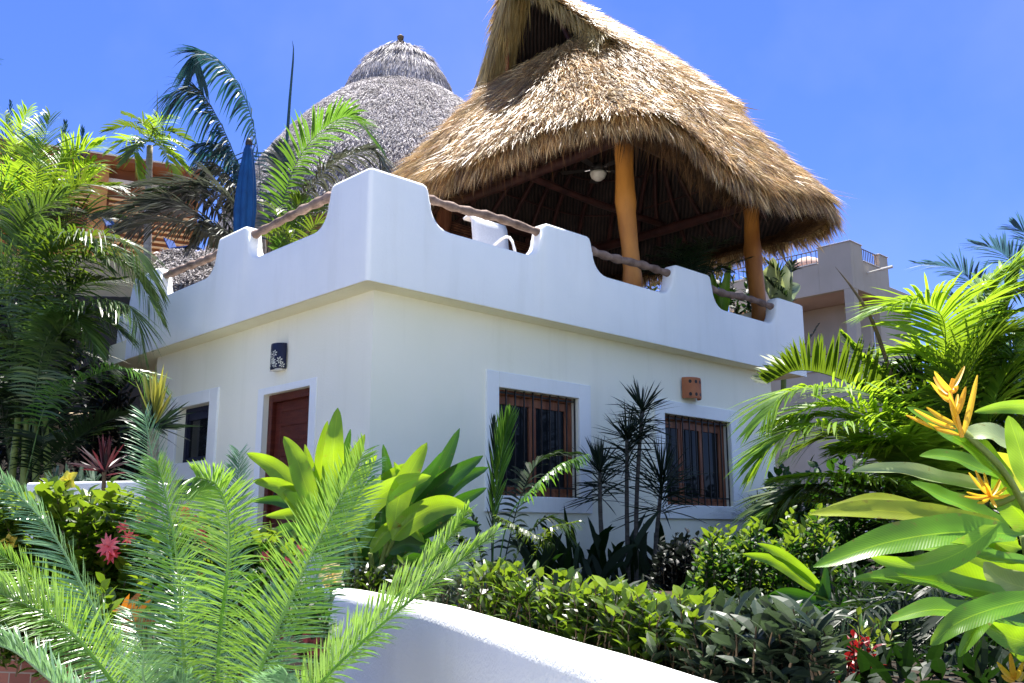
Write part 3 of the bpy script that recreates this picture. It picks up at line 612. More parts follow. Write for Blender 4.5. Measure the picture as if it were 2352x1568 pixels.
# pot plants behind the right end of the parapet
pc=W(6.30,.62,2.73); pt=thing('potted_palm','dark green fan of palm leaves in a dark red clay pot on the terrace','potted plant',pc)
m=MB(); m.lathe(pc,[(.15,0),(.20,.15),(.26,.4),(.28,.58),(.31,.60),(.31,.66),(.26,.66),(.25,.6)],28); m.build('pot','pot',pt,smooth=True)
for k in range(22):
    az=R(0,2*pi); h=R(.7,1.3); d=V((math.cos(az),math.sin(az),0)); b=pc+V((0,0,.62))
    frond([b,b+d*.25+UP*h*.6,b+d*R(.5,.95)+UP*h*R(.55,.95)],n=26,L=.34,w=.016,droop=.3).build('frond','areca_dark',pt)
pc2=W(7.05,.75,2.73); bp2=thing('potted_plant','yellow green paddle leaved plant between the red pot and the right palapa post','potted plant',pc2)
m=MB(); m.lathe(pc2,[(.13,0),(.18,.3),(.2,.34),(.16,.34)],24); m.build('pot','terracotta',bp2,smooth=True)
m=MB()
for k in range(12):
    az=R(0,2*pi); d=V((math.cos(az),math.sin(az),0)); b=pc2+V((0,0,.3)); bleaf(m,[b,b+d*.12+UP*.45,b+d*R(.2,.35)+UP*R(.65,1.15)],.17)
m.build('leaves','ginger',bp2,smooth=True)
pw=P(1800,720,16.5); wt=thing('white_leaved_plant','sunlit pale broad leaved plant just outside the right palapa post','plant',P(1800,860,16.5))
m=MB()
for q in [[(1800,720),(1780,650),(1775,590)],[(1800,720),(1800,660),(1815,595)],[(1800,720),(1770,640),(1765,610)],[(1795,700),(1810,670),(1838,655)],[(1795,700),(1805,680),(1830,660)]]: bleaf(m,[P(x,y,16.5+R(-.3,.3)) for x,y in q],.30)
rosette(m,P(1795,625,16.5),0,1,1)
m.build('broad_leaves','heli_pale',wt,smooth=True)
for q in [[(1798,730),(1790,640),(1760,600)],[(1798,730),(1800,690),(1760,640)],[(1798,730),(1815,650),(1820,600)]]:
    frp([(x,y,16.4) for x,y in q],n=30,L=.35,w=.03,droop=.3).build('frond','areca_dark',wt)
m=MB(); m.tube([P(1800,720,16.5),P(1800,900,16.5)],.05); m.build('stem','stem',wt)
pl2=W(7.4,1.6,2.73); ps=thing('leafy_shrub','dark leafy pot shrub in the shade between the palapa posts','potted plant',pl2)
m=MB(); m.lathe(pl2,[(.14,0),(.2,.35),(.16,.35)],20); m.build('pot','pot',ps,smooth=True)
lm,sm=MB(),MB()
for k in range(26): 
    a=R(0,6.28); shoot(lm,sm,pl2+V((0,0,.3)),pl2+V((math.cos(a)*R(.1,.5),math.sin(a)*R(.1,.5),R(.7,1.5))),10,.13,.05)
lm.build('leaves','strap',ps); sm.build('stems','twig',ps)

bt=thing('dark_tree','dark leafy tree in the shade beyond the far side of the palapa','tree',W(10.5,5,-1)); lm,sm=MB(),MB()
for k in range(900):
    u=R(5.0,13.0); v=R(6.2,9.5) if u<9.8 else R(3.2,9); top_=R(3.6,6.0); q_=W(u,v,0)
    if not 1190<1176+2192*q_.x/q_.y<1765: continue
    shoot(lm,sm,W(u+R(-.4,.4),v,top_-1.2),W(u,v,top_),14,.26,.09)
lm.build('leaves','strap',bt); sm.build('branches','twig',bt)
m=MB(); m.tube([W(9.2,7.2,-1),W(9.3,7.2,3.2)],.14); m.build('trunk','bark',bt)
# ================================================================ buildings behind
# grey round palapa
gy=22.0; gc=V((-.1303*gy,gy,EYE)); gp=thing('round_palapa','grey weathered round palapa roof with a domed cap behind the terrace','palapa',gc+V((0,0,5.5)))
def rev(prof,n=56):
    return [[gc+V((math.cos(2*pi*j/n)*r,math.sin(2*pi*j/n)*r,z)) for j in range(n)] for r,z in prof]
cap=[(.05,12.15),(.36,12.05),(.72,11.8),(1.02,11.4),(1.22,11.0),(1.30,10.72)]; sk=[(.9,11.0),(1.3,10.72),(1.8,10.32),(2.35,9.8),(2.9,9.15),(3.45,8.35),(3.95,7.4),(4.35,6.3)]
m=MB(); m.quad_strip(rev(cap),True); m.build('cap_core','thatch_core_grey',gp,smooth=True)
m=MB(); m.quad_strip(rev(sk),True); m.build('roof','thatch_core_grey',gp,smooth=True)
def front(qs): return [q for q in qs if (q[0]+q[3]).y*.5<gy+1.2]
rc=rev(cap); a=[]
for i in range(len(cap)-1): a+=quads(rc[i],rc[i+1])
m=tufts(front(a),2600,9,(.25,.5),.015,.10,.15,.08,.25); r0=rev([(1.28,11.05),(1.36,10.75)]); tufts(front(quads(r0[0],r0[1])),900,10,(.2,.45),.016,.05,.15,.08,.6,out=m); m.build('cap_thatch','straw_grey',gp)
rs=rev(sk); a=[]
for i in range(len(sk)-1): a+=quads(rs[i],rs[i+1])
tufts(front(a),21000,6,(.07,.17),.011,.22,.6,.12).build('skirt_thatch','straw_grey',gp)
m=MB(); m.lathe(gc,[(.10,12.15),(.11,12.35),(.07,12.38),(.09,12.5),(.02,12.56)],12); m.build('finial','twig',gp)
m=MB(); m.lathe(gc,[(3.5,-1.2),(3.5,6.9)],40); m.build('wall','stucco_beige',gp)
# orange building with slatted louvres
def zr(x,y): return ray(x,y)[1]
A0=P(120,333,21); zt=A0.z-EYE; Yb=zt/zr(470,387); B0=P(470,387,Yb); dn=(B0-A0); dn.z=0; bl=dn.length; dn.normalize(); pn=V((-dn.y,dn.x,0))  # away from camera
if pn.y<0: pn=-pn
fo=lambda s,o,z: A0+dn*s+pn*o+V((0,0,z))
ob_=thing('orange_building','orange house with slatted wooden louvres under a flat roof behind the palms','house',A0+V((0,0,-8)))
m=MB(); m.box((-2,.9,-9),(bl,4,-.15),fo); m.build('wall','orange',ob_)
m=MB(); m.box((-2.1,.0,-.14),(bl+.05,4.1,-.04),fo); m.build('roof','brown',ob_)
m=MB(); m.box((-2.15,-.03,-.04),(bl+.08,4.1,.0),fo); m.build('roof_edge','fascia',ob_)
m=MB(); m.box((1.3,.45,-.55),(bl-.15,.6,-.45),fo); m.build('canopy_rail','fascia',ob_)
m=MB(); m.box((1.3,.62,-1.0),(bl-.15,.88,-.15),fo); m.build('panel','brown',ob_)
m=MB()
for j in range(13): z=-.95-.14*j; m.box((1.35,.50,z-.03),(bl-.2,.56,z+.02),fo)
for j in range(9): z=-.22-.12*j; m.box((-2,.4,z-.03),(.9,.46,z+.02),fo)
m.build('louvre_slats','slat',ob_,bevel=.005)
m=MB(); m.box((1.3,.57,-3),(bl-.2,.88,-1.0),fo); m.box((-2,.5,-2),(.9,.88,-.15),fo); m.build('louvre_backing','brown',ob_)
m=MB(); m.box((.9,.3,-9),(1.3,.9,-.15),fo); m.build('column','orange',ob_)
# low thatched roof seen through the left parapet gap
lr=MB(); q0=[P(370,578,17),P(520,575,17)]; q1=[P(350,680,15),P(560,690,15)]
lr_t=thing('low_thatch_roof','small brown thatched roof seen through the far left parapet gap','roof',q1[0]+V((0,0,-1)))
m=MB(); m.hexa([q1[0]-UP*.2,q1[1]-UP*.2,q0[1]-UP*.2,q0[0]-UP*.2,q1[0],q1[1],q0[1],q0[0]]); m.build('roof','thatch_core_grey',lr_t)
tufts([(q0[0],q0[1],q1[0],q1[1])],900,8,(.12,.3),.02,.3,.4,.1).build('thatch','straw_grey',lr_t)
m=MB(); 
for p in (q0[0],q0[1],q1[0],q1[1]): m.tube([p-UP*.1,p-UP*4.5],.06)
m.build('posts','bark',lr_t)
# beige house front on the left terrace, blue loungers
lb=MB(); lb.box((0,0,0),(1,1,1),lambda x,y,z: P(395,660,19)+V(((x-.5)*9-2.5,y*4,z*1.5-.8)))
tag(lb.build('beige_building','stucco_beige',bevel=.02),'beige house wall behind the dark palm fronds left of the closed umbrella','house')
def lounger(x,y,Y,label,s=1):
    c=P(x,y,Y); t=thing('sun_lounger',label,'sun lounger',c+V((0,0,-.35)),'blue sun loungers on the far terrace'); m=MB(); d=V((.9,-.35,0)).normalized(); e=V((-d.y,d.x,0))
    f=lambda a,b,z:c+(d*a+e*b+UP*z)*.48
    m.box((-.7,-.3,0),(.5,.3,.07),f); m.build('seat_cushion','blue',t,bevel=.02); m=MB(); m.hexa([f(-.7,-.3,.0),f(-.7,.3,.0),f(-.78,.3,.04),f(-.78,-.3,.04),f(-1.05,-.3,.55),f(-1.05,.3,.55),f(-1.1,.3,.55),f(-1.1,-.3,.55)]); m.build('back_cushion','blue',t)
    for a in (-.65,.45):
        for b in (-.27,.27):
            m=MB(); m.tube([f(a,b,0),f(a,b,-.35)],.02,6); m.build('leg','iron',t)
lounger(290,520,17,'blue chair half hidden by palm leaves in front of the beige wall'); lounger(432,572,18,'blue cushioned lounger under the dark frond near the left parapet rail')
# shaded cream building and planter on the left
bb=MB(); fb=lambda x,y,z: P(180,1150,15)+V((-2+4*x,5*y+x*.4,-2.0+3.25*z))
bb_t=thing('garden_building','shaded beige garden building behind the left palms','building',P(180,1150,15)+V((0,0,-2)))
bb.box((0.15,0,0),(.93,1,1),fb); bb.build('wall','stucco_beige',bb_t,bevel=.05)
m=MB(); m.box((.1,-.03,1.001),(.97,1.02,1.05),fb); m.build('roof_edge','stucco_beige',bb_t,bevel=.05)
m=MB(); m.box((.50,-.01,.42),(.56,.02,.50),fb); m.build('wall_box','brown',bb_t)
# dark stone wall behind the palms
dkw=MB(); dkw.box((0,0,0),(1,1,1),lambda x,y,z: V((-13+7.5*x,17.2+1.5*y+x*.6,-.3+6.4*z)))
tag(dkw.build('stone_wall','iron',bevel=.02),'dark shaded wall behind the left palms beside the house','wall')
pb=MB(); pl0,pl1=P(60,1108,9.5),P(345,1103,9.8)
pb.hexa([pl0-UP*1.6,pl1-UP*1.6,pl1-UP*1.6+V((0,.6,0)),pl0-UP*1.6+V((0,.6,0)),pl0,pl1,pl1+V((0,.6,0)),pl0+V((0,.6,0))])
tag(pb.build('planter_wall','stucco_white',bevel=.02),'white planter wall with small agaves along its top at the left','planter')
AGL=['small dark agave on the white planter, leftmost of the row','small dark agave on the white planter, second from the left','small dark agave on the white planter, third from the left','small dark agave on the white planter beside the red cordyline']
for (x,l) in zip((99,130,157,190),AGL):
    m=MB(); rosette(m,P(x,1106,9.65)+V((0,.25,0)),16,.17,.035,(10,85),4,-.1); tag(m.build('agave','agave'),l,'agave','agaves on the planter')
# tan building on the right
TY=53.0; T0=P(1952,553,TY); ft=lambda u,v,z: T0+dR*u+dL*v+UP*z
tb=thing('tan_building','tan plaster house with a railed roof terrace and an open balcony at the right','house',T0+UP*-12)
def tbox(name,mat,*bs,bev=.02):
    m=MB()
    for a,b in bs: m.box(a,b,ft)
    return m.build(name,mat,tb,bevel=bev)
ph=.75
# parapet: corner pier, low runs
tbox('parapet','stucco_tan',((0,0,-2.85),(.35,2.1,0)),((.352,0,-2.85),(1.45,.35,-.0)),((0,2.102,-2.85),(.35,8.5,-.95)),((1.452,0,-2.85),(3.75,.35,-.95)),((3.752,0,-2.85),(4.9,.35,-.05)),((4.902,0.01,-2.85),(8.5,.35,-1.9)))
tbox('coping','fascia',((-.05,-.05,.005),(.40,2.15,.07)),((.402,-.05,.005),(1.5,.4,.07)),((-.05,2.16,-.945),(.4,8.6,-.88)),((1.51,-.05,-.945),(3.7,.4,-.88)),((3.71,-.05,-.045),(4.95,.4,.02)))
tbox('ceiling','ceiling',((.36,.36,-2.8),(8.4,8.5,-2.65)))
tbox('back_wall','stucco_tan',((3.6,.8,-14),(4.0,9,-2.81)),((.8,6.2,-14),(3.6,6.5,-2.81)),((4.01,.37,-14),(8.5,.8,-2.81)))
tbox('column','stucco_tan',((0.01,0.01,-14),(.6,.6,-2.852)))
tbox('balcony_wall','stucco_tan',((-.4,0.2,-16),(0,9.5,-7.6)),((.002,-.2,-16),(6,.2,-7.4)),((-.5,-.3,-16),(.7,.4,-7.0)))
tbox('balcony_coping','fascia',((-.5,.41,-7.595),(.1,9.6,-7.5)))
tbox('stair_wall','stucco_tan',((-2.2,6.2,-16),(-.41,12,-4.6)))
m=MB()
for i in range(20): v=2.3+i*.32; m.tube([ft(.18,v,-.88),ft(.18,v,.0-.06)],.025,5)
m.tube([ft(.18,2.12,-.06),ft(.18,8.6,-.06)],.035,5); m.tube([ft(.18,2.12,-.8),ft(.18,8.6,-.8)],.02,5); m.build('railing','rail_iron',tb)
m=MB()
for i in range(10): u=1.6+i*.23; m.tube([ft(u,.18,-.88),ft(u,.18,-.06)],.025,5)
m.tube([ft(1.45,.18,-.06),ft(3.75,.18,-.06)],.035,5); m.build('railing','rail_iron',tb)
m=MB()
for i in range(30): v=.5+i*.3; m.tube([ft(-.2,v,-7.5),ft(-.2,v,-6.6)],.022,5)
m.tube([ft(-.2,.4,-6.6),ft(-.2,9,-6.6)],.03,5); m.build('balcony_railing','pot',tb)
m=MB(); m.tube([ft(1.9,-.05,-1.6),ft(1.9,-.9,-1.55)],.06,8); m.tube([ft(1.9,-.9,-1.55),ft(1.9,-1.6,-1.53)],.09,8); m.build('flood_lamp','lamp_glass',tb)
m=MB(); m.lathe(P(1855,608,62),[(1.0,-.4),(.95,.0),(.7,.35),(.3,.5),(.02,.54)],24); tag(m.build('dome','ceiling',smooth=True),'small peach dome behind the railing of the tan house','dome')
# ================================================================ palms, left side
def palm(name,label,base,cat='palm',group=None): return thing(name,label,cat,base,group)
def trunk(par,pts,r0,r1,mat='bark'):
    m=MB(); q=spline(pts,16); m.tube(q,[r0+(r1-r0)*i/15+(.07*r0 if i%2 else 0) for i in range(16)],12); m.build('trunk',mat,par,smooth=True)
def crown(par,c,n,L,mat,elev=(-10,75),**k):
    for i in range(n):
        az=i*2.4+R(-.3,.3); e=math.radians(elev[0]+(elev[1]-elev[0])*((i+.5)/n)); d=V((math.cos(az)*math.cos(e),math.sin(az)*math.cos(e),math.sin(e))); LL=L*R(.8,1.1)
        frond([c,c+d*LL*.5+UP*LL*.06,c+d*LL*.9-UP*LL*(.20+.2*math.cos(e))],**k).build('frond',mat,par)
# 1 upper left areca
p=palm('areca_palm','tall bushy palm with bright yellow green crown at the upper left',P(70,1150,14.5))
b=(60,600,14.5)
for i,(m1,t1) in enumerate([((45,420),(10,262)),((85,400),(115,268)),((30,400),(62,255)),((150,420),(215,372)),((150,440),(262,425)),((170,500),(255,500)),((0,430),(-60,400)),((110,430),(160,330)),((150,380),(230,330)),((20,480),(-40,470)),((120,520),(200,560)),((70,470),(90,330)),((100,480),(180,430)),((10,500),(30,380)),((130,470),(225,395)),((60,520),(150,480)),((90,450),(60,330))]):
    y=14.5+R(-.9,.9); frp([b,(m1[0],m1[1],y),(t1[0],t1[1],y+R(-.5,.5))],n=56,L=.85,w=.03,droop=.35,vee=25,a1=25).build('frond',('areca_bright' if i<3 or t1[1]<400 else ['areca','areca_dark','coco_green','coco_grey'][i%4]),p)
for t1 in [(150,285),(190,300),(25,235)]: frp([(100,500,16),(t1[0]-10,400,16),(t1[0],t1[1],16)],n=34,L=.45,w=.03,a0=40,a1=12,vee=30).build('frond','coco_blue',p)
trunk(p,[P(60,1150,14.5),P(50,900,14.5),P(60,600,14.5)],.12,.09)
frp([(-170,330,14),(-90,190,14),(-12,135,14)],n=40,L=.5,w=.03).build('frond','coco_blue',p)
# 2 lower left arching areca
p=palm('areca_palm','large arching palm with long drooping fronds against the left end of the house',P(40,1180,11.2))
def F2(px,mat,**k):
    a=dict(n=88,L=.62,w=.024,droop=.35,vee=12); a.update(k); a['L']*=1.3; frp(px,**a).build('frond',mat,p)
F2([(60,1040,11.2),(100,800,11.1),(150,712,11),(240,688,10.9),(305,712,10.8),(332,810,10.8)],'areca_mid',L=.50,sides=(1,-1),vee=-5)
F2([(60,1040,11.2),(95,820,11.1),(135,735,11),(185,740,10.9),(222,806,10.8)],'areca_mid',L=.40)
F2([(50,1040,11.4),(70,720,11.4),(120,600,11.3),(200,545,11.2),(290,555,11.1),(350,640,11)],'areca',L=.62,droop=.5)
F2([(50,1040,11.4),(60,720,11.4),(105,580,11.4),(160,540,11.3),(235,600,11.2)],'areca_mid',L=.55)
F2([(40,1040,11.5),(30,700,11.5),(40,560,11.5),(55,480,11.5)],'areca_mid',L=.5,vee=30)
F2([(40,1040,11.5),(20,760,11.5),(0,600,11.4),(-40,520,11.3)],'areca_mid',L=.6)
F2([(60,1100,11),(110,920,10.9),(190,872,10.8),(265,846,10.7),(325,862,10.6),(345,915,10.6)],'coco_green',L=.42,droop=.4)
F2([(30,1100,11.6),(90,860,11.5),(150,800,11.5),(230,830,11.4)],'areca_dark',L=.6)
F2([(60,1120,11),(140,1035,10.9),(225,975,10.8),(300,948,10.7)],'areca_dark',L=.36,a0=80,droop=.1)
F2([(30,1100,11.5),(50,900,11.5),(20,780,11.4),(-30,760,11.4)],'areca_dark',L=.6)
F2([(40,1100,11.8),(120,760,11.8),(180,660,11.8),(280,640,11.7)],'areca_dark',L=.55)
F2([(30,1120,11.6),(0,950,11.5),(-30,880,11.5)],'areca_dark',L=.6)
F2([(60,1120,11.8),(110,960,11.8),(90,850,11.8)],'areca_dark',L=.6)
F2([(50,1120,11.3),(100,1010,11.2),(60,930,11.2),(10,900,11.2)],'areca_dark',L=.5)
F2([(60,1040,11.3),(105,720,11.2),(190,600,11.1),(290,605,11),(362,720,10.9)],'areca',L=.5,droop=.5)
F2([(50,1040,11.4),(75,700,11.4),(150,570,11.4),(250,560,11.3),(330,640,11.2)],'areca_mid',L=.6,droop=.5)
F2([(40,1040,11.5),(45,640,11.6),(80,500,11.6),(150,440,11.6)],'areca_mid',L=.6)
F2([(60,1060,11.2),(120,800,11.2),(200,720,11.1),(280,760,11)],'areca_mid',L=.5)
for dx in (0,25,-25,50): trunk(p,[P(50+dx,1200,11.3),P(55+dx*1.1,1100,11.3),P(62+dx*.8,960,11.3)],.05,.035,'stem')
# 3 small palm with grey trunk
p=palm('christmas_palm','small palm with slim grey trunk in front of the orange building',P(338,700,18.5))
trunk(p,[P(338,700,18.5),P(340,480,18.5),P(344,335,18.5)],.085,.06,'grey_bark')
for i,t1 in enumerate([((300,290),(250,300)),((295,320),(255,345)),((310,345),(318,400)),((380,300),(430,320)),((385,320),(440,350)),((375,345),(400,400)),((330,285),(290,262)),((362,285),(395,268)),((350,300),(360,262)),((322,330),(290,370)),((368,330),(425,385)),((345,310),(330,280))]):
    (a_,b_),(c_,d_)=t1; y=18.5+R(-.7,.7); frp([(345,322,18.5),(a_,b_,y),(c_,d_,y+R(-.3,.3))],n=26,L=.42,w=.04,droop=.35,vee=28,tiplen=.5).build('frond','areca_bright' if i%3 else 'areca',p)
m=MB(); m.tube(spline([P(345,320,18.5),P(360,265,18.5),P(361,205,18.5)],6),[.02,.018,.015,.012,.008,.002],6); m.build('spear_leaf','stem',p)
# 4 blue green coconut fronds
p=palm('coconut_palm','tall coconut palm with dark blue green drooping fronds behind the closed umbrella',P(600,640,15.5))
def F4(px,mat,**k):
    a=dict(n=78,L=.75,w=.045,droop=.7,vee=-5); a.update(k); a['L']*=1.45; frp(px,**a).build('frond',mat,p)
F4([(585,470,15.5),(545,370,15.4),(500,270,15.3),(450,205,15.2),(395,215,15.1)],'coco_blue',L=.72)
F4([(600,470,15.5),(590,330,15.5),(560,220,15.4),(510,150,15.3),(455,122,15.2),(448,160,15.2)],'coco_blue',L=.6,droop=.6)
F4([(590,480,15.6),(560,400,15.6),(520,340,15.6),(460,330,15.5)],'coco_blue',L=.55)
trunk(p,[P(600,700,15.5),P(598,560,15.5),P(592,460,15.5)],.1,.09,'grey_bark')
F4([(590,470,15.5),(560,440,15.3),(500,380,15.2),(470,400,15.2)],'coco_grey',L=.5)
# 5 green coconut frond
p=palm('coconut_palm','palm with one broad bright green arching frond between the umbrella and the house corner',P(612,640,14.6))
def F5(px,mat,**k):
    a=dict(n=76,L=.78,w=.042,droop=.25,vee=10); a.update(k); a['L']*=1.25; frp(px,**a).build('frond',mat,p)
F5([(618,600,14.6),(645,480,14.5),(682,372,14.4),(738,300,14.3),(805,268,14.2),(862,325,14.1)],'coco_green',L=.66)
F5([(620,600,14.8),(690,470,14.8),(760,380,14.8),(850,345,14.8),(885,385,14.7)],'coco_grey',L=.6,droop=.5)
F5([(620,610,14.4),(660,530,14.3),(700,480,14.2),(760,470,14.1)],'coco_green',L=.4)
F5([(610,600,14.6),(640,420,14.9),(650,330,15.0)],'coco_grey',L=.4)
m=MB(); m.tube(spline([P(650,470,15),P(664,250,15),P(674,125,15),P(671,92,15)],9),[.03,.03,.028,.024,.02,.016,.01,.006,.001],6); m.build('spear_leaf','coco_blue',p)
trunk(p,[P(612,720,14.6),P(614,640,14.6),P(618,590,14.6)],.09,.07,'grey_bark')
# 6 grey fronds left of umbrella
p=palm('coconut_palm','palm with grey brown shaded fronds spreading left from the closed umbrella',P(560,640,14.0))
def F6(px,mat,**k):
    a=dict(n=76,L=.62,w=.032,droop=.35,vee=5); a.update(k); a['L']*=1.3; frp(px,**a).build('frond',mat,p)
F6([(566,540,14),(533,462,13.9),(468,430,13.8),(389,451,13.7)],'coco_grey')
F6([(570,570,13.8),(514,535,13.7),(423,484,13.6),(380,478,13.5),(303,508,13.4)],'coco_grey',L=.75)
F6([(560,560,13.9),(480,470,13.8),(400,440,13.8),(290,480,13.6)],'areca_dark',L=.6)
F6([(560,560,14.1),(545,480,14.1),(500,420,14.1),(480,395,14.1)],'coco_grey',L=.5)
F6([(565,560,14.1),(490,520,14.1),(440,560,14.0)],'coco_grey',L=.45)
F6([(565,570,13.7),(470,505,13.6),(370,470,13.5),(225,500,13.4)],'coco_grey',L=.7)
F6([(560,580,13.6),(450,520,13.5),(350,510,13.4),(250,550,13.3)],'coco_grey',L=.6)
F6([(565,560,13.9),(500,460,13.9),(420,420,13.8),(300,430,13.7)],'coco_grey',L=.6)
trunk(p,[P(560,720,14),P(562,620,14),P(566,540,14)],.09,.07,'grey_bark')
# filler palm low behind the terrace edge
p=palm('areca_palm','green palm leaves low behind the parapet gap left of the house corner',P(690,700,13.2))
for t1 in [((640,500),(620,470)),((700,500),(740,480)),((660,530),(610,540)),((720,520),(780,520)),((680,490),(690,450))]:
    (a_,b_),(c_,d_)=t1; frp([(690,620,13.2),(a_,b_,13.2+R(-.5,.5)),(c_,d_,13.2+R(-.8,.8))],n=34,L=.35,w=.025).build('frond','areca',p)
trunk(p,[P(690,760,13.2),P(690,620,13.2)],.06,.05)
# ================================================================ yucca, cordyline at left
p=thing('yucca','spiky yucca with a yellow centred rosette at the left end of the house','yucca',P(345,1250,8.3))
c=P(352,985,8.3); m=MB(); rosette(m,c,70,.42,.022,(-15,60),5,.1); m.build('outer_leaves','dracaena',p); m=MB(); rosette(m,c+UP*.05,42,.46,.03,(60,89),5,.02); m.build('inner_leaves','yucca',p); trunk(p,[P(345,1250,8.3),P(350,1100,8.3),c],.05,.045)
p=thing('red_cordyline','dark red strap leaved cordyline beside the white planter','cordyline',P(235,1180,8.8)); m=MB(); rosette(m,P(240,1085,8.8),36,.36,.025,(10,88),5,.1); m.build('leaves','purple',p); m=MB(); m.tube([P(235,1180,8.8),P(240,1080,8.8)],.02); m.build('stem','twig',p)
# ================================================================ right side palms
p=palm('coconut_palm','hazy blue green coconut palm fronds against the sky at the far right',P(2420,1100,26))
def F7(px,mat='far_palm',**k):
    a=dict(n=60,L=1.35,w=.055,droop=.2,vee=8); a.update(k); frp(px,**a).build('frond',mat,p)
F7([(2330,760,26),(2260,680,26),(2200,620,26),(2110,605,26)])
F7([(2420,720,26),(2360,640,26),(2300,580,26),(2240,560,26)])
F7([(2420,720,26),(2400,620,26),(2370,550,26),(2330,520,26)])
F7([(2330,780,27),(2250,720,27),(2180,690,27),(2090,690,27)])
b_=P(2425,1100,26); b_.z=-.4; trunk(p,[b_,P(2430,1050,26),P(2430,900,26),P(2420,720,26)],.24,.16,'grey_bark')
p=palm('areca_palm','huge bright yellow green areca palm filling the right side beside the house',P(2150,1330,9.0))
def F8(px,mat='areca_bright',**k):
    a=dict(n=96,L=.62,w=.033,droop=.28,vee=10); a.update(k); a['L']*=1.35; frp(px,**a).build('frond',mat,p)
F8([(2165,1180,9),(2158,960,8.9),(2172,800,8.8),(2160,722,8.7),(2105,695,8.6),(2040,700,8.5)],L=.66,w=.03)
F8([(2150,1180,8.8),(2090,980,8.6),(2000,905,8.4),(1880,888,8.2),(1800,905,8.1),(1755,960,8.0)],L=.52,w=.026)
F8([(2150,1180,9.2),(2060,960,9.1),(1950,880,9.1),(1840,850,9.0),(1762,880,9.0)],'areca',L=.42,a1=60,vee=35,droop=0,sides=(1,-1))
F8([(2160,1200,8.6),(2095,1060,8.4),(2000,990,8.2),(1880,975,8.0),(1790,1010,7.9),(1745,1060,7.9)],L=.48)
F8([(2160,1200,8.4),(2080,1120,8.2),(1990,1100,8.1),(1900,1090,8.0),(1800,1095,7.9)],L=.4)
F8([(2150,1220,8.6),(2040,1190,8.4),(1940,1165,8.2),(1830,1145,8.1),(1740,1190,8.0)],L=.34,w=.02)
F8([(2180,1200,9.3),(2230,950,9.3),(2290,780,9.3),(2330,640,9.3)],L=.55,a0=40,a1=15,vee=30,w=.032)
F8([(2200,1200,9.4),(2260,960,9.4),(2310,820,9.4),(2390,720,9.4)],L=.6)
F8([(2200,1200,8.8),(2200,1000,8.7),(2230,850,8.5),(2300,770,8.4),(2390,760,8.3)],'areca',L=.55)
F8([(2170,1200,9.1),(2060,930,9.3),(1990,840,9.3),(1942,775,9.3)],L=.28,a0=50,a1=15)
F8([(2250,1250,8.6),(2290,1050,8.5),(2340,930,8.5),(2400,880,8.5)],'areca',L=.5)
F8([(2200,1250,9.4),(2180,1000,9.6),(2220,800,9.7),(2260,650,9.7)],L=.5,a0=40,a1=15,w=.03)
F8([(2150,1250,9.4),(2020,1060,9.6),(1930,1000,9.6),(1850,1020,9.6)],'areca',L=.6)
F8([(2200,1250,9.5),(2180,1050,9.7),(2120,900,9.8),(2050,860,9.8)],'areca_dark',L=.7,w=.035)
F8([(2220,1250,9.5),(2260,1050,9.7),(2280,900,9.8),(2260,800,9.8)],'areca_dark',L=.7,w=.035)
F8([(2250,1280,9.5),(2310,1150,9.7),(2370,1000,9.8)],'areca_dark',L=.7,w=.035)
F8([(2100,1280,9.5),(2040,1200,9.7),(1950,1180,9.8)],'areca_dark',L=.6,w=.035)
F8([(2160,1240,9.2),(2140,1050,9.2),(2100,950,9.2),(2040,920,9.2)],'areca',L=.6)
F8([(2160,1240,8.9),(2230,1100,8.8),(2280,1040,8.7),(2360,1020,8.6)],'areca',L=.5)
for px,kw in [([(2220,1200,9.2),(2240,900,9.2),(2260,740,9.2),(2300,640,9.2),(2352,600,9.2)],{}),([(2200,1200,9.0),(2190,900,9.0),(2240,720,9.0),(2330,660,9.0),(2420,680,9.0)],{}),
  ([(2180,1220,8.7),(2120,1040,8.6),(2020,960,8.5),(1900,930,8.4),(1800,960,8.3)],{}),([(2250,1250,8.6),(2270,1000,8.5),(2310,860,8.5),(2400,800,8.4)],{}),([(2150,1240,8.5),(2080,1160,8.4),(1980,1120,8.3),(1860,1120,8.2),(1790,1150,8.1)],{}),
  ([(2230,1250,9.3),(2200,1050,9.3),(2180,900,9.3),(2120,820,9.3),(2050,810,9.3)],{}),([(2280,1250,9.2),(2330,1050,9.2),(2352,900,9.2),(2330,780,9.2)],{}),([(2170,1240,8.6),(2110,1100,8.5),(2060,1020,8.4),(1960,1020,8.3)],{})]:
    F8([(x_+R(-25,25),y_+R(-20,20)+(18 if i_>1 else 0),Y_+R(.1,.35)) for i_,(x_,y_,Y_) in enumerate(px)],R(0,1)<.6 and 'areca' or 'areca_bright',L=R(.45,.6))
    F8(px,R(0,1)<.8 and 'areca_bright' or 'areca',L=R(.5,.62))
m=MB(); m.tube(spline([P(2060,900,9),P(2005,740,9),P(1960,665,9),P(1918,612,9)],9),[.02,.02,.02,.018,.016,.013,.01,.006,.001],6); m.build('spear_leaf','twig',p)
for dx,yy in ((0,9),(50,9.3),(-50,9.2),(90,8.8)): trunk(p,[P(2160+dx,1380,yy),P(2160+dx,1280,yy),P(2162+dx*.8,1150,yy)],.055,.035,'stem')
# small dead frond beside the parapet end
m=frp([(1840,800,13.5),(1862,775,13.5),(1880,745,13.5)],n=16,L=.14,w=.03,droop=.3); tag(m.build('dry_frond','coco_grey'),'dry grey palm frond beside the right end of the parapet','palm frond')
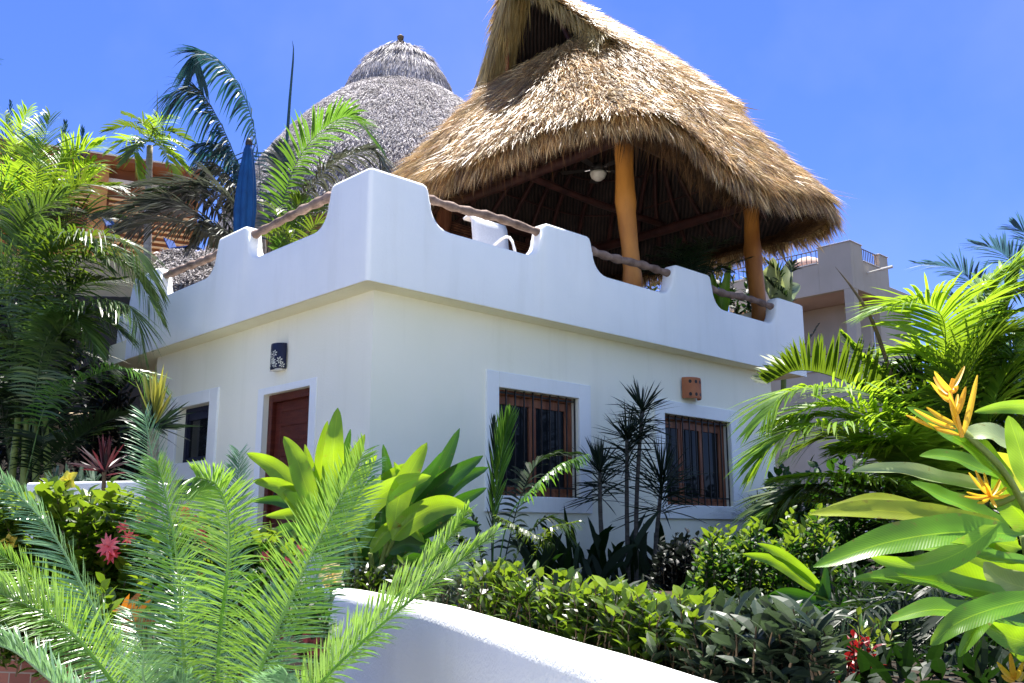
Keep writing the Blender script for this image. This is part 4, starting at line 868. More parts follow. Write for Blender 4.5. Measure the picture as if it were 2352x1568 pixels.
# backdrop hedge of leaves behind the right palm
lm,sm=MB(),MB()
for k in range(170):
    x=R(1900,2500); y=R(1000,1240); b=P(x,1330,11+R(-.8,.8)); t_=P(x+R(-60,60),y,11+R(-.8,.8)); shoot(lm,sm,b,t_,16,.22,.09)
for k in range(150):
    x=R(1780,1960); y=R(1060,1250); shoot(lm,sm,P(x,1330,13+R(-.8,.8)),P(x+R(-40,40),y,13+R(-.8,.8)),14,.22,.09)
p=thing('hedge','dark green leafy hedge behind the big areca palm','hedge',P(2200,1400,11)); lm.build('leaves','bush',p); sm.build('stems','twig',p)

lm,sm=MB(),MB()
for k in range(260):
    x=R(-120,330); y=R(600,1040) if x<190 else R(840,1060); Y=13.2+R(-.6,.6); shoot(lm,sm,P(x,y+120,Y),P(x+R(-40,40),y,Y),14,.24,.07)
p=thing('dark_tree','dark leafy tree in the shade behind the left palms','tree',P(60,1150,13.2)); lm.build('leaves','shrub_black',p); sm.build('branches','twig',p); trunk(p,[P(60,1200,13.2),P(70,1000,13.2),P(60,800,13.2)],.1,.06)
def wallY(x):
    return min((q for q in wp if q.y>1.2),key=lambda q:abs(1176+2192*q.x/q.y*1.0-x)).y
def behind(q):
    if q.y>8: return True
    k=min(range(len(wp)),key=lambda j:(wp[j].xy-q.xy).length); return (q-wp[k]).xy.dot(wnorm(k).xy)<-.05
# ================================================================ heliconia at the right
p=thing('heliconia','broad leaved heliconia with ribbed green leaves and yellow flowers at the right edge','heliconia',P(2420,1900,3.3))
def H(px,w,mat='heli',nh=None,fold=.3,**k):
    k.setdefault('wave',.09)
    w*=1.0
    m=MB(); bleaf(m,[P(*q) for q in px],w,nh,fold,seg=22,**k); m.build('leaf',mat,p,smooth=True)
um=V((-.3,-.8,.55)); 
H([(2352,1228,3.1),(2200,1222,3.05),(2040,1245,3.0),(1868,1302,2.95)],.115,nh=V((.1,-.8,.6)))
H([(2330,1218,3.2),(2180,1192,3.2),(2010,1172,3.15),(1860,1180,3.1)],.082,'heli_yellow',nh=V((0,-.85,.5)))
H([(2340,1240,3.3),(2200,1205,3.3),(2040,1150,3.3),(1900,1165,3.25)],.075,'heli_yellow',nh=V((0,-.6,.8)))
H([(2330,1370,3.1),(2220,1350,3.05),(2090,1325,3.0),(1957,1330,2.95)],.075,nh=V((0,-.8,.55)))
H([(2400,1300,3.15),(2300,1285,3.1),(2180,1262,3.1),(2080,1260,3.1)],.085,'heli',nh=V((0,-.5,.85)))
H([(2290,1128,3.3),(2180,1112,3.3),(2060,1085,3.3),(1957,1083,3.25)],.075,'heli_pale',nh=V((0,-.7,.7)),fold=.7)
H([(2330,1225,3.35),(2250,1180,3.35),(2160,1140,3.35),(2092,1106,3.35)],.10,'heli',nh=V((.2,-.7,.7)))
H([(2400,1440,3.0),(2280,1418,2.95),(2150,1400,2.9),(2040,1425,2.85)],.09,nh=V((0,-.6,.8)))
H([(2400,1370,2.9),(2290,1395,2.85),(2200,1430,2.8),(2137,1482,2.8)],.075,'heli',nh=V((0,-.8,.55)))
H([(2290,1400,2.9),(2255,1430,2.88),(2225,1470,2.86),(2202,1508,2.85)],.04,'heli')
H([(2430,1480,2.9),(2340,1470,2.9),(2250,1430,2.9)],.08)
H([(2330,1130,3.2),(2260,1050,3.2),(2170,990,3.2),(2083,935,3.2)],.115,'heli',nh=V((.3,-.8,.5)))
H([(2420,1060,3.2),(2340,1030,3.2),(2270,995,3.2),(2210,1000,3.2)],.11,'heli_pale',nh=V((.2,-.7,.6)),fold=.2)
H([(2470,960,3.3),(2390,938,3.3),(2310,935,3.3),(2238,946,3.3)],.05)
H([(2400,1150,3.0),(2360,1080,3.0),(2335,1010,3.0),(2316,955,3.0)],.075,'heli')
H([(2330,1100,3.3),(2260,1080,3.3),(2180,1050,3.3),(2112,1047,3.3)],.08,'heli',nh=V((0,-.7,.7)))
H([(2440,1240,3.4),(2380,1140,3.4),(2330,1080,3.4),(2250,1040,3.4)],.12,'heli_yellow')
H([(2430,1300,3.3),(2360,1200,3.3),(2310,1140,3.3),(2290,1060,3.3)],.1,'heli')
H([(2450,1560,3.1),(2380,1500,3.1),(2320,1440,3.1),(2310,1370,3.1)],.1,'heli')
H([(2440,1400,3.3),(2380,1360,3.3),(2300,1330,3.3),(2260,1290,3.3)],.1,'heli_pale')
for px,w_,mt in [([(2380,1330,3.5),(2280,1290,3.5),(2160,1200,3.5),(2080,1190,3.5)],.12,'heli'),

 ([(2400,1400,3.4),(2300,1370,3.4),(2180,1310,3.4),(2060,1330,3.4)],.11,'heli'),([(2350,1260,3.5),(2260,1240,3.5),(2150,1230,3.5),(2000,1260,3.5)],.12,'heli'),
 ([(2300,1200,3.0),(2200,1270,3.0),(2100,1300,3.0),(2000,1280,3.0)],.07,'heli')]: H(px,w_,mt)
for px in [[(2420,1900,3.4),(2400,1500,3.3),(2350,1230,3.2)],[(2440,1900,3.5),(2430,1400,3.4),(2330,1120,3.2),(2208,985,3.2)],[(2400,1900,3.2),(2380,1600,3.1),(2350,1380,3.1)],[(2440,1900,3.4),(2420,1400,3.4),(2380,1150,3.3),(2278,1160,3.3)],[(2260,1900,3.6),(2250,1600,3.6),(2240,1420,3.6)],[(2170,1900,4.2),(2165,1600,4.2),(2180,1480,4.2)]]:
    m=MB(); m.tube(spline([P(*q) for q in px],14),.012,7); m.build('stalk','stem',p,smooth=True)
def bracts(c,tips,w,Y):
    m=MB(); 
    for q in tips:
        a=P(c[0],c[1],Y); b=P(q[0],q[1],Y+R(-.08,.08)); st=P(q[2],q[3],Y) if len(q)>2 else a
        bleaf(m,[st,st.lerp(b,.5)-UP*.006,b],w*R(.8,1.2),None,.6,seg=8,wave=.0)
    m.uv=m.uv; m.build('flower','bract',p,smooth=True)
bracts((2207,1000),[(2146,853,2185,900),(2182,902,2200,885),(2215,841,2180,900),(2138,878,2182,918),(2150,892,2190,925),(2245,861,2212,1000),(2081,953,2207,1000),(2100,940,2195,985),(2218,888,2196,955),(2200,905,2192,950),(2178,885,2200,985),(2180,900,2195,960),(2145,865,2178,905),(2128,935,2195,975)],.014,3.15)
bracts((2275,1140),[(2225,1085),(2240,1080),(2220,1130),(2300,1095),(2315,1115),(2260,1085),(2215,1140),(2290,1165),(2320,1135),(2245,1155)],.009,3.2)
bracts((2330,1560),[(2290,1520),(2320,1500),(2350,1520),(2300,1550),(2352,1545)],.014,2.9)
m=MB(); m.tube(spline([P(2210,1005,3.15),P(2196,950,3.15),P(2182,905,3.15),P(2190,870,3.15)],8),.007,6); m.build('flower_stem','bract',p)
# ================================================================ ginger in the centre
p=thing('ginger','tall broad leaved shell ginger with glowing yellow green leaves at the house corner','ginger',P(830,1420,7.5))
def Gn(px,w,mat='ginger',Y=6.1,nh=None,dy=0):
    w*=1.35; Y+=1.35
    n=len(px); m=MB(); bleaf(m,[P(x,y,Y+dy*i/(n-1)+R(-.04,.04)) for i,(x,y) in enumerate(px)],w,nh,.3,seg=18,wave=.06); m.build('leaf',mat,p,smooth=True)
for px,w,mat in [
 ([(735,1215),(680,1130),(625,1070),(566,1040)],.115,'ginger'),([(730,1190),(700,1110),(680,1050),(652,1002)],.12,'ginger'),([(770,1200),(765,1100),(768,1010),(776,936)],.125,'ginger'),
 ([(755,1190),(742,1110),(740,1040),(752,966)],.09,'ginger'),([(720,1220),(680,1150),(640,1115),(580,1104)],.10,'ginger'),([(780,1180),(795,1110),(815,1050),(838,997)],.085,'ginger'),
 ([(790,1200),(810,1130),(835,1085),(866,1044)],.085,'ginger'),([(905,1230),(915,1150),(945,1080),(981,1016)],.13,'ginger'),([(900,1240),(960,1150),(1010,1080),(1056,983)],.12,'ginger_dark'),
 ([(900,1240),(960,1160),(1030,1100),(1110,1046)],.14,'ginger_dark'),([(905,1245),(980,1170),(1050,1105),(1122,1073)],.12,'ginger_dark'),([(900,1240),(950,1190),(1020,1160),(1084,1172)],.135,'ginger'),
 ([(810,1230),(860,1150),(925,1110),(990,1093)],.12,'ginger'),([(800,1220),(840,1150),(885,1105),(932,1064)],.11,'ginger'),([(850,1270),(890,1220),(935,1210),(976,1246)],.09,'ginger'),
 ([(830,1260),(850,1215),(872,1200),(895,1200)],.07,'ginger'),([(760,1240),(720,1200),(680,1180),(610,1185)],.09,'ginger'),([(750,1260),(700,1230),(660,1215),(600,1240)],.09,'ginger_dark'),
 ([(880,1300),(940,1230),(990,1200),(1060,1220)],.13,'ginger_dark'),([(870,1310),(920,1250),(960,1240),(1010,1290)],.13,'ginger_dark'),([(860,1310),(840,1230),(830,1170),(860,1090)],.13,'ginger_dark'),
 ([(840,1300),(800,1240),(770,1200),(740,1150)],.13,'ginger_dark'),([(850,1320),(880,1240),(900,1170),(930,1120)],.13,'ginger_dark'),([(800,1310),(770,1270),(730,1250),(690,1290)],.12,'ginger_dark'),
 ([(700,1200),(690,1170),(705,1130),(722,1070)],.06,'heli_pale'),([(900,1290),(960,1280),(1010,1260),(1050,1300)],.10,'ginger_dark'),([(745,1250),(735,1180),(725,1130),(700,1080)],.10,'ginger')]:
    Gn(px,w,mat,6.1+(.25 if mat=='ginger_dark' else R(-.25,.1)))
for px,w,mat in [([(760,1230),(735,1150),(715,1080),(700,1020)],.07,'ginger'),([(790,1220),(785,1140),(790,1060),(805,985)],.07,'ginger_dark'),([(820,1230),(850,1170),(880,1130),(915,1090)],.08,'ginger_dark'),
 ([(890,1240),(930,1150),(985,1090),(1020,1035)],.09,'ginger_dark'),([(905,1250),(985,1200),(1060,1150),(1118,1120)],.09,'ginger_dark'),([(880,1260),(960,1225),(1040,1200),(1100,1205)],.09,'ginger_dark'),
 ([(745,1230),(690,1175),(640,1150),(575,1150)],.07,'ginger_dark'),([(870,1250),(880,1160),(890,1090),(880,1020)],.08,'ginger_dark'),([(830,1270),(790,1230),(760,1225),(715,1250)],.08,'ginger'),
 ([(890,1270),(930,1250),(980,1260),(1030,1310)],.09,'ginger_dark'),([(780,1260),(750,1200),(735,1150),(745,1090)],.07,'ginger'),([(900,1240),(925,1180),(930,1120),(905,1060)],.08,'ginger')]: Gn(px,w,mat,6.15)
for x0,x1,y1 in ((760,735,1210),(780,765,1200),(800,790,1200),(830,905,1235),(845,890,1240),(820,810,1230),(850,850,1270)):
    m=MB(); m.tube(spline([P(x0,1440,7.55),P((x0+x1)/2+5,1310,7.5),P(x1,y1,7.45)],8),.018,7); m.build('stalk','stem',p,smooth=True)
m=MB()
for k in range(9): blade(m,P(912,1212,7.2),V((R(-1,1),R(-.6,.2),R(-.2,1))).normalized(),.05,.014,UP,.1,3)
m.build('flower','croton',p)
# ================================================================ palms and dracaenas against the front wall
p=palm('young_palm','young palm with an upright folded green frond in front of the first barred window',P(1135,1420,9.10))
frp([(1130,1400,9.10),(1135,1200,9.10),(1150,1060,9.10),(1168,960,9.10)],n=56,L=.42,w=.026,a0=24,a1=10,vee=35,bare=.35,droop=.02,up=V((0,-1,.2))).build('frond','coco_green',p)
frp([(1130,1400,9.10),(1130,1200,9.10),(1135,1060,9.10),(1132,970,9.10)],n=40,L=.3,w=.02,a0=24,a1=8,vee=20,bare=.3,droop=.02).build('frond','areca_dark',p)
frp([(1132,1400,9.10),(1165,1200,9.00),(1225,1120,8.90),(1285,1068,8.80),(1348,1044,8.70)],n=60,L=.16,w=.028,droop=.9,bare=.4,vee=5).build('frond','coco_green',p)
frp([(1135,1400,9.20),(1190,1160,9.40),(1240,1060,9.50),(1320,1040,9.50)],n=50,L=.42,w=.03,droop=.4).build('frond','areca_dark',p)
frp([(1140,1400,8.70),(1230,1270,8.60),(1262,1215,8.50),(1330,1196,8.40)],n=44,L=.20,w=.022,droop=.8,bare=.3).build('frond','areca',p)
frp([(1140,1400,8.80),(1270,1270,8.60),(1232,1232,8.50),(1180,1205,8.40),(1138,1184,8.30)],n=54,L=.15,w=.022,droop=.8,bare=.35).build('frond','areca',p)
frp([(1130,1400,9.10),(1100,1260,9.10),(1080,1180,9.10),(1030,1150,9.10)],n=40,L=.3,w=.026,droop=.5).build('frond','areca_dark',p)
frp([(1130,1400,9.10),(1080,1290,9.00),(1040,1230,8.90),(1000,1250,8.90)],n=40,L=.28,w=.026,droop=.5).build('frond','areca_dark',p)
frp([(1140,1400,9.10),(1200,1250,9.10),(1260,1190,9.10),(1310,1230,9.10)],n=40,L=.3,w=.026,droop=.5).build('frond','areca_dark',p)
trunk(p,[P(1130,1440,9.10),P(1130,1360,9.10),P(1134,1290,9.10)],.045,.03,'stem')
DL=[((1395,1400),(1380,1200),(1378,1085),95,'short dracaena left of the cluster between the two barred windows'),((1445,1400),(1440,1180),(1440,1010),100,'slender dracaena with drooping dark head left of the second barred window'),((1462,1400),(1462,1160),(1474,945),88,'tallest dark spiky dracaena between the two barred windows'),((1495,1400),(1508,1230),(1520,1110),125,'wide headed dracaena in front of the second barred window')]
for i,(a_,b_,c_,r,l) in enumerate(DL):
    vv=-.30-.06*i; Y=PV(a_[0],a_[1],vv).y; p=thing('dracaena',l,'dracaena',P(a_[0],a_[1],Y),'dracaenas in front of the front wall')
    trunk(p,[P(*a_,Y),P(*b_,Y),P(*c_,Y)],.028,.02,'dark_bark'); m=MB(); c=P(*c_,Y); L=r*Y/2148
    for dz,n,el in ((0,75,(0,88)),(-.13,45,(-20,50)),(-.28,26,(-25,40))): rosette(m,c+UP*dz,n,L,.016,el,5,.12)
    m.build('crown','dracaena',p)
p=thing('strap_leaf_plants','dark strap leaved clump at the foot of the wall under the first barred window','plant',P(1330,1430,8.6)); m=MB()
for k in range(70):
    x_=R(1200,1560); b=P(x_,1330+R(-30,40),PV(x_,1300,R(-.6,.05)).y); d=V((R(-.6,.6),R(-.4,.4),1)).normalized(); blade(m,b,d,R(.5,1.05),R(.05,.09),(V((0,-1,0))+V((R(-.6,.6),0,R(-.3,.5)))).normalized(),R(.1,.5),7)
m.build('leaves','strap',p)
p=thing('ponytail_grass','fine dark arching grass tuft at the right end of the house wall','plant',P(1745,1330,13.0)); m=MB(); 
for k in range(130):
    az=R(0,6.28); e=math.radians(R(35,88)); blade(m,P(1745,1215,13.0),V((math.cos(az)*math.cos(e),math.sin(az)*math.cos(e),math.sin(e))),R(.6,1.1),.014,UP,.5,6)
m.build('leaves','dracaena',p); m=MB(); m.tube([P(1745,1340,13.0),P(1745,1215,13.0)],.04); m.build('stem','bark',p)
def blob(name,label,px,Y,dY,n,nl,L,w,mat,new=None,cat='shrub',top=None,group=None,by=120,wl=False):

    """shrub of leafy shoots; px: list of (x, ytop) columns"""
    xs_=[q[0] for q in px]; base=P(sum(xs_)/len(xs_),max(q[1] for q in px)+by,Y); p=thing(name,label,cat,base,group); lm,nm,sm=MB(),MB(),MB()
    for k in range(n):
        i=R(0,len(px)-1); j=int(i); fr_=i-j; x=px[j][0]*(1-fr_)+px[min(j+1,len(px)-1)][0]*fr_; yt=px[j][1]*(1-fr_)+px[min(j+1,len(px)-1)][1]*fr_
        q=R(0,1)**1.3; y=yt+q*by; yy=Y+R(-dY,dY) if not wl else wallY(x)+.12+R(0,.75); t_=P(x,y+R(-26,20),yy); b=P(x+R(-25,25),y+R(70,130),yy+R(-.05,.15)); ok_=(not wl) or behind(t_); ok_ and shoot(lm,sm,b,t_,nl,L,w,nm if new else None)
    lm.build('leaves',mat,p)
    if new and nm.v: nm.build('new_leaves',new,p)
    sm.build('stems','twig',p); return p
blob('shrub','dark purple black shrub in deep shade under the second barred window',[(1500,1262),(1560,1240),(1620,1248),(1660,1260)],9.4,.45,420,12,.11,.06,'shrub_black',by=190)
blob('shrub','small leaved glossy green bush below the right end of the house',[(1600,1262),(1640,1215),(1690,1240),(1725,1205),(1780,1245),(1820,1180),(1850,1215),(1885,1170),(1925,1260)],6.8,.8,430,15,.085,.042,'bush','shrub_new',by=230)
# hedge along the garden wall: individual shrubs
HG=[('low hedge shrub behind the curved wall beside the big cycad frond',[(930,1330),(1010,1315),(1060,1325)],5.6,'shrub_grey'),
 ('low hedge shrub with bright new tips below the young palm',[(1060,1320),(1140,1295),(1210,1325)],5.0,'shrub'),
 ('bright green hedge shrub behind the middle of the curved wall',[(1210,1330),(1290,1325),(1360,1355)],4.5,'shrub'),
 ('green hedge shrub behind the curved wall below the dracaenas',[(1350,1360),(1430,1355),(1500,1395)],4.1,'shrub'),
 ('hedge shrub with grey green leaves in front of the dark purple shrub',[(1490,1390),(1570,1375),(1640,1400)],3.8,'shrub_grey'),
 ('silvery green hedge shrub where the curved wall leaves the picture',[(1620,1400),(1700,1385),(1780,1410)],3.5,'shrub_grey'),
 ('silvery hedge shrub beside the red leaved croton',[(1750,1420),(1820,1410),(1900,1450)],3.4,'shrub_grey')]
for i,(l,px,Y,mt) in enumerate(HG):
    blob('hedge_shrub',l,px,Y,.32,int(120-i*4),8,.098 if i<4 else .094,.042,mt,'shrub_new' if mt=='shrub' or i in(4,) else None,'shrub',group='hedge shrubs behind the garden wall',by=110+i*8,wl=True)
blob('shrub','dark leafy shrub under the ginger behind the curved wall',[(760,1320),(840,1290),(930,1300)],7.2,.3,130,9,.10,.05,'shrub',None,by=110,wl=True)
blob('ginger_shrub','leaning variegated ginger shoot in front of the glossy green bush',[(1790,1420),(1850,1400)],5.0,.2,12,8,.12,.05,'bush',by=60,cat='plant')
gp2=bpy.data.objects[[o.name for o in bpy.data.objects if o.name.startswith('ginger_shrub')][0]]
for px in [[(1880,1360),(1830,1320),(1770,1285),(1705,1272)],[(1885,1350),(1840,1310),(1790,1270),(1740,1248)],[(1890,1380),(1850,1370),(1800,1362),(1757,1375)],[(1880,1330),(1890,1380),(1895,1350),(1897,1300)],[(1890,1370),(1910,1420),(1935,1410),(1942,1370)],[(1890,1400),(1850,1400),(1800,1385),(1770,1362)]]:
    m=MB(); bleaf(m,[P(x,y,4.9) for x,y in px],.06,None,.3,seg=14,wave=.08); m.build('leaf','heli' if px[-1][1]<1276 else 'ginger_dark',gp2,smooth=True)
# red croton and dark feathery foliage at the lower right
blob('red_croton','dark red leaved croton at the lower right',[(1915,1465),(1960,1455),(2005,1480)],3.7,.12,22,9,.05,.022,'red_leaf',None,'croton',by=90)
p=thing('feathery_foliage','dark feathery palm foliage in the shade under the heliconia leaves','plant',P(2150,1650,4.6))
for k in range(60):
    x=R(1930,2440); y=R(1320,1540); Y=4.6+R(-.4,.7); frp([(x+R(-60,60),1680,Y),(x+R(-30,30),(y+1680)/2,Y),(x,y,Y),(x+R(-90,60),y+R(10,70),Y-.1)],n=30,L=.20,w=.012,droop=.35).build('frond','areca_dark',p)
p=thing('thicket','dark thin leaved thicket in deep shade behind the heliconia stalks','shrub',P(2180,1650,5.6)); lm,sm=MB(),MB()
for k in range(260):
    x=R(1930,2480); y=R(1290,1540); Y=R(4.9,6.2); shoot(lm,sm,P(x,y+140,Y),P(x+R(-30,30),y,Y),13,.13,.025)
lm.build('leaves','strap',p); sm.build('stems','twig',p)
p=thing('croton','green and yellow spotted croton between the hedge and the heliconia','croton',P(2010,1560,4.0)); lm,sm=MB(),MB()
for k in range(7): shoot(lm,sm,P(R(1980,2020),1560,4.0),P(R(1960,2060),R(1400,1480),4.0+R(-.1,.1)),9,.08,.022)
lm.build('leaves','croton_green',p); sm.build('stems','twig',p)
gcv=MB()
for k in range(2600):
    x=R(760,2420); y=R(1240,1640); i_=onz(x,y,-.62) 
    if i_.y>11.5: continue
    q_=min(range(len(wp)),key=lambda j:(wp[j].xy-i_.xy).length); 
    if (i_-wp[q_]).xy.dot(wnorm(q_).xy)>-.12: continue
    d=V((R(-1,1),R(-1,1),R(.3,1.4))).normalized(); ovate(gcv,i_+UP*R(.0,.12),d,R(.08,.2),R(.03,.06),V((R(-.6,.6),R(-.6,.6),1)).normalized(),.3,.3)
gc_=gcv.build('ground_cover','strap',org=(0,5,EYE-.65)); tag(gc_,'dark low leafy ground cover in the planting bed','ground cover'); gc_['kind']='stuff'
# ================================================================ left flowering shrubs
blob('hibiscus_shrub','light green hibiscus shrub with yellow and red flowers at the left edge',[(-40,1110),(50,1150),(150,1120),(210,1140),(280,1120),(330,1180)],5.0,.45,330,13,.10,.065,'hibiscus','shrub_new',by=270)
hb=[o for o in bpy.data.objects if o.name.startswith('hibiscus_shrub')][0]
def flower(par,x,y,Y,r,mat,n=5,w=.8):
    m=MB(); c=P(x,y,Y); ax=V((R(-.3,.3),-1,R(.0,.5))).normalized(); S=ax.cross(UP).normalized(); U=S.cross(ax)
    for k in range(n):
        a=2*pi*k/n+R(-.15,.15); d=(S*math.cos(a)+U*math.sin(a)+ax*.45).normalized(); ovate(m,c,d,r*R(.85,1.1),r*w,ax,.2,.35)
    m.tube([c,c+ax*r*.9],r*.06,5); m.build('flower',mat,par,smooth=True)
flower(hb,158,1104,4.7,.055,'petal_yellow',5,.9); flower(hb,24,1245,4.6,.045,'petal_yellow',5,.8)
for x,y,r,mt,n,w in [(250,1255,.065,'petal_pink',11,.3),(285,1210,.035,'petal_red',7,.35),(298,1234,.045,'petal_red',9,.3),(322,1190,.03,'petal_red',7,.4),(258,1275,.05,'petal_red',9,.3)]: flower(hb,x,y,4.55,r,mt,n,w)
blob('flowering_shrub','green shrub with scattered small red flowers behind the cycad fronds',[(340,1220),(430,1190),(520,1210),(600,1220),(680,1250)],5.4,.4,300,12,.09,.05,'bush','shrub_new',by=220)
fb_=[o for o in bpy.data.objects if o.name.startswith('flowering_shrub')][0]
for x,y in [(428,1185),(445,1195),(462,1222),(470,1240),(480,1262),(488,1268),(460,1320),(470,1350),(608,1278),(660,1290),(440,1360),(455,1230),(690,1262),(425,1170)]: flower(fb_,x,y,5.0,.035,'petal_red',6,.5)
blob('shrub','leafy green shrub in front of the brick wall at the lower left',[(-30,1330),(60,1350),(160,1350),(250,1360)],3.85,.12,120,11,.07,.045,'hibiscus',by=110)
blob('shrub','dense dark green undergrowth directly behind the middle cycad fronds',[(330,1380),(430,1330),(540,1320),(650,1330),(740,1390)],4.9,.45,300,11,.09,.045,'bush',None,by=170)
p=thing('hibiscus_bloom','single large cream yellow hibiscus bloom above the left end of the curved wall','flower',P(760,1360,5.6)); 
for k in range(2): flower(p,756+8*k,1316+6*k,5.6-.03*k,.075,'petal_cream',5,1.0)
m=MB(); m.tube([P(760,1400,5.7),P(760,1325,5.65)],.008,6); m.build('stem','stem',p)
m=MB()
for k in range(9): ovate(m,P(760,1345+R(-10,25),5.68),V((R(-1,1),R(-.4,.2),R(-.3,.6))).normalized(),.09,.05,UP,.3,.2)
m.build('leaves','shrub',p)
p=thing('orange_croton','orange and yellow leaved croton behind the left cycad fronds','croton',P(275,1460,4.3)); m=MB()
for k in range(26): blade(m,P(275+R(-12,12),1440+R(-20,20),4.3),V((R(-.9,.9),R(-.6,.2),R(.3,1.2))).normalized(),R(.10,.2),.028,V((0,-1,.3)),.15,4)
m.build('leaves','croton',p); m=MB(); m.tube([P(275,1480,4.3),P(275,1430,4.3)],.012,6); m.build('stem','twig',p)
m=MB(); 
for k in range(20): blade(m,P(690+R(-10,10),1530+R(-20,20),3.3),V((R(-.9,.9),R(-.6,.2),R(.3,1.2))).normalized(),R(.10,.2),.03,V((0,-1,.3)),.15,4)
tag(m.build('croton','purple'),'dark purple brown leaved croton at the foot of the curved wall','croton')
# brick planter and white kerb at lower left
bw=MB(); b0,b1=P(-60,1398,4.1),P(165,1412,4.0)
bw.hexa([b0-UP*1.2,b1-UP*1.2,b1-UP*1.2+V((0,.25,0)),b0-UP*1.2+V((0,.25,0)),b0,b1,b1+V((0,.25,0)),b0+V((0,.25,0))]); t_=thing('brick_planter','low terracotta brick planter wall at the lower left','wall',b0-UP*1.2)
bw.build('bricks','brick',t_,bevel=.02); m=MB(); cp=UP*.004; m.hexa([b0+cp+V((0,-.03,0)),b1+cp+V((.03,-.03,0)),b1+cp+V((.03,.3,0)),b0+cp+V((0,.3,0)),b0+UP*.05+V((0,-.03,0)),b1+UP*.05+V((.03,-.03,0)),b1+UP*.05+V((.03,.3,0)),b0+UP*.05+V((0,.3,0))]); m.build('coping','terracotta',t_,bevel=.01)
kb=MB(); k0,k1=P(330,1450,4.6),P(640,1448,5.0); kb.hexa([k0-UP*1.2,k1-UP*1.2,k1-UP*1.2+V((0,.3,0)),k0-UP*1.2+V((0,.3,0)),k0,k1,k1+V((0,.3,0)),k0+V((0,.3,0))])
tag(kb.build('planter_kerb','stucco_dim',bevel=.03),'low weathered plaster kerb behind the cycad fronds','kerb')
# ================================================================ cycad in the foreground
CY=2.75
p=thing('cycad','large sago cycad with long feathery blue green fronds in the foreground','cycad',P(510,1560,CY)-UP*1.3)
def C(px,mat='cycad',**k):
    a=dict(n=172,L=.16,w=.0040,a0=70,a1=38,vee=34,droop=.16,r=.007,bare=.02,tiplen=.34,mid=.35,seg=4,jit=.13); k['L']=k.get('L',.16)*1.15; k.pop('w',None); a.update(k); frp(px,**a).build('frond',mat,p)
tow=V((0,-1,.15))
C([(470,1800,2.75),(420,1560,2.75),(395,1300,2.8),(358,1100,2.85),(332,955,2.9)],'cycad_blue',up=tow,L=.15)
C([(480,1800,2.75),(428,1560,2.65),(408,1300,2.6),(385,1160,2.6),(362,1062,2.6)],'cycad',up=tow,L=.14)
C([(500,1800,2.75),(502,1500,2.65),(522,1320,2.55),(524,1190,2.5),(498,1115,2.45),(452,1095,2.4)],'cycad',up=tow,L=.155)
C([(510,1800,2.85),(512,1480,2.95),(538,1200,3.0),(550,1040,3.05)],'cycad_blue',up=tow,L=.13)
C([(540,1800,2.75),(592,1560,2.65),(668,1374,2.6),(748,1206,2.55),(836,1038,2.5)],'cycad',up=V((.3,-1,.5)),L=.165,droop=.05)
C([(545,1800,2.85),(620,1570,2.9),(720,1340,2.95),(800,1180,3.0),(858,1060,3.0)],'cycad_blue',up=V((.3,-1,.3)),L=.14)
C([(450,1800,2.75),(330,1600,2.7),(215,1395,2.65),(110,1210,2.6),(-10,1088,2.55)],'cycad_blue',up=V((-.6,-1,.9)),L=.12,a0=48,a1=30)
C([(440,1800,2.7),(300,1620,2.55),(171,1459,2.45),(60,1388,2.4),(-40,1350,2.35)],'cycad',up=V((-.3,-1,.9)),L=.13)
C([(450,1800,2.8),(320,1600,2.8),(180,1440,2.8),(80,1330,2.8),(-20,1262,2.8)],'cycad',up=V((-.3,-1,.9)),L=.12)
C([(430,1820,2.6),(300,1700,2.4),(150,1590,2.3),(40,1500,2.25),(-30,1475,2.2)],'cycad_blue',L=.12)
C([(560,1800,2.7),(700,1590,2.65),(850,1430,2.6),(990,1290,2.55),(1075,1172,2.5)],'cycad',up=V((.2,-.9,.8)),L=.11,a0=45,a1=25,w=.009)
C([(570,1800,2.6),(720,1590,2.5),(860,1450,2.45),(1010,1325,2.4),(1140,1222,2.35)],'cycad',up=V((.2,-.9,.8)),L=.11,a0=45,a1=25,w=.009)
C([(470,1800,2.9),(440,1600,3.0),(440,1450,3.1),(430,1330,3.2)],'cycad_blue',up=tow,L=.15)
C([(520,1800,2.9),(570,1600,3.1),(610,1480,3.2),(640,1350,3.25)],'cycad_blue',up=tow,L=.15)
C([(460,1800,2.75),(380,1600,2.9),(330,1500,3.0),(300,1400,3.1)],'cycad_blue',up=tow,L=.14)
C([(430,1830,2.6),(360,1650,2.4),(330,1560,2.3),(330,1500,2.2)],'cycad_blue',L=.12)
C([(480,1800,2.6),(470,1680,2.45),(440,1600,2.35),(400,1560,2.3)],'cycad_blue',up=tow,L=.13)
C([(540,1800,2.6),(600,1680,2.4),(640,1600,2.3),(660,1550,2.25)],'cycad_blue',up=tow,L=.12)
c=P(510,1560,CY)-UP*1.3; m=MB(); m.lathe(c,[(.14,0),(.17,.3),(.18,.7),(.15,.95),(.05,1.05)],20,lambda j,i:1+.06*((j+i)%2)); m.build('trunk','bark',p)
# ================================================================ sky, sun, camera
w=bpy.data.worlds.new('World'); scn.world=w; w.use_nodes=True; t=w.node_tree; bg=t.nodes['Background']
sky=t.nodes.new('ShaderNodeTexSky'); sky.sky_type='NISHITA'; sky.sun_disc=False
EL=math.radians(75); AZ=math.radians(6)   # sun behind the house, nearly overhead
sky.sun_elevation=EL; sky.sun_rotation=AZ; sky.air_density=1.0; sky.dust_density=.3; sky.ozone_density=2.5; sky.altitude=0
mul=t.nodes.new('ShaderNodeMix'); mul.data_type='RGBA'; mul.blend_type='MULTIPLY'; mul.inputs[0].default_value=1; mul.inputs[7].default_value=(.345,.455,.88,1)
t.links.new(sky.outputs[0],mul.inputs[6])
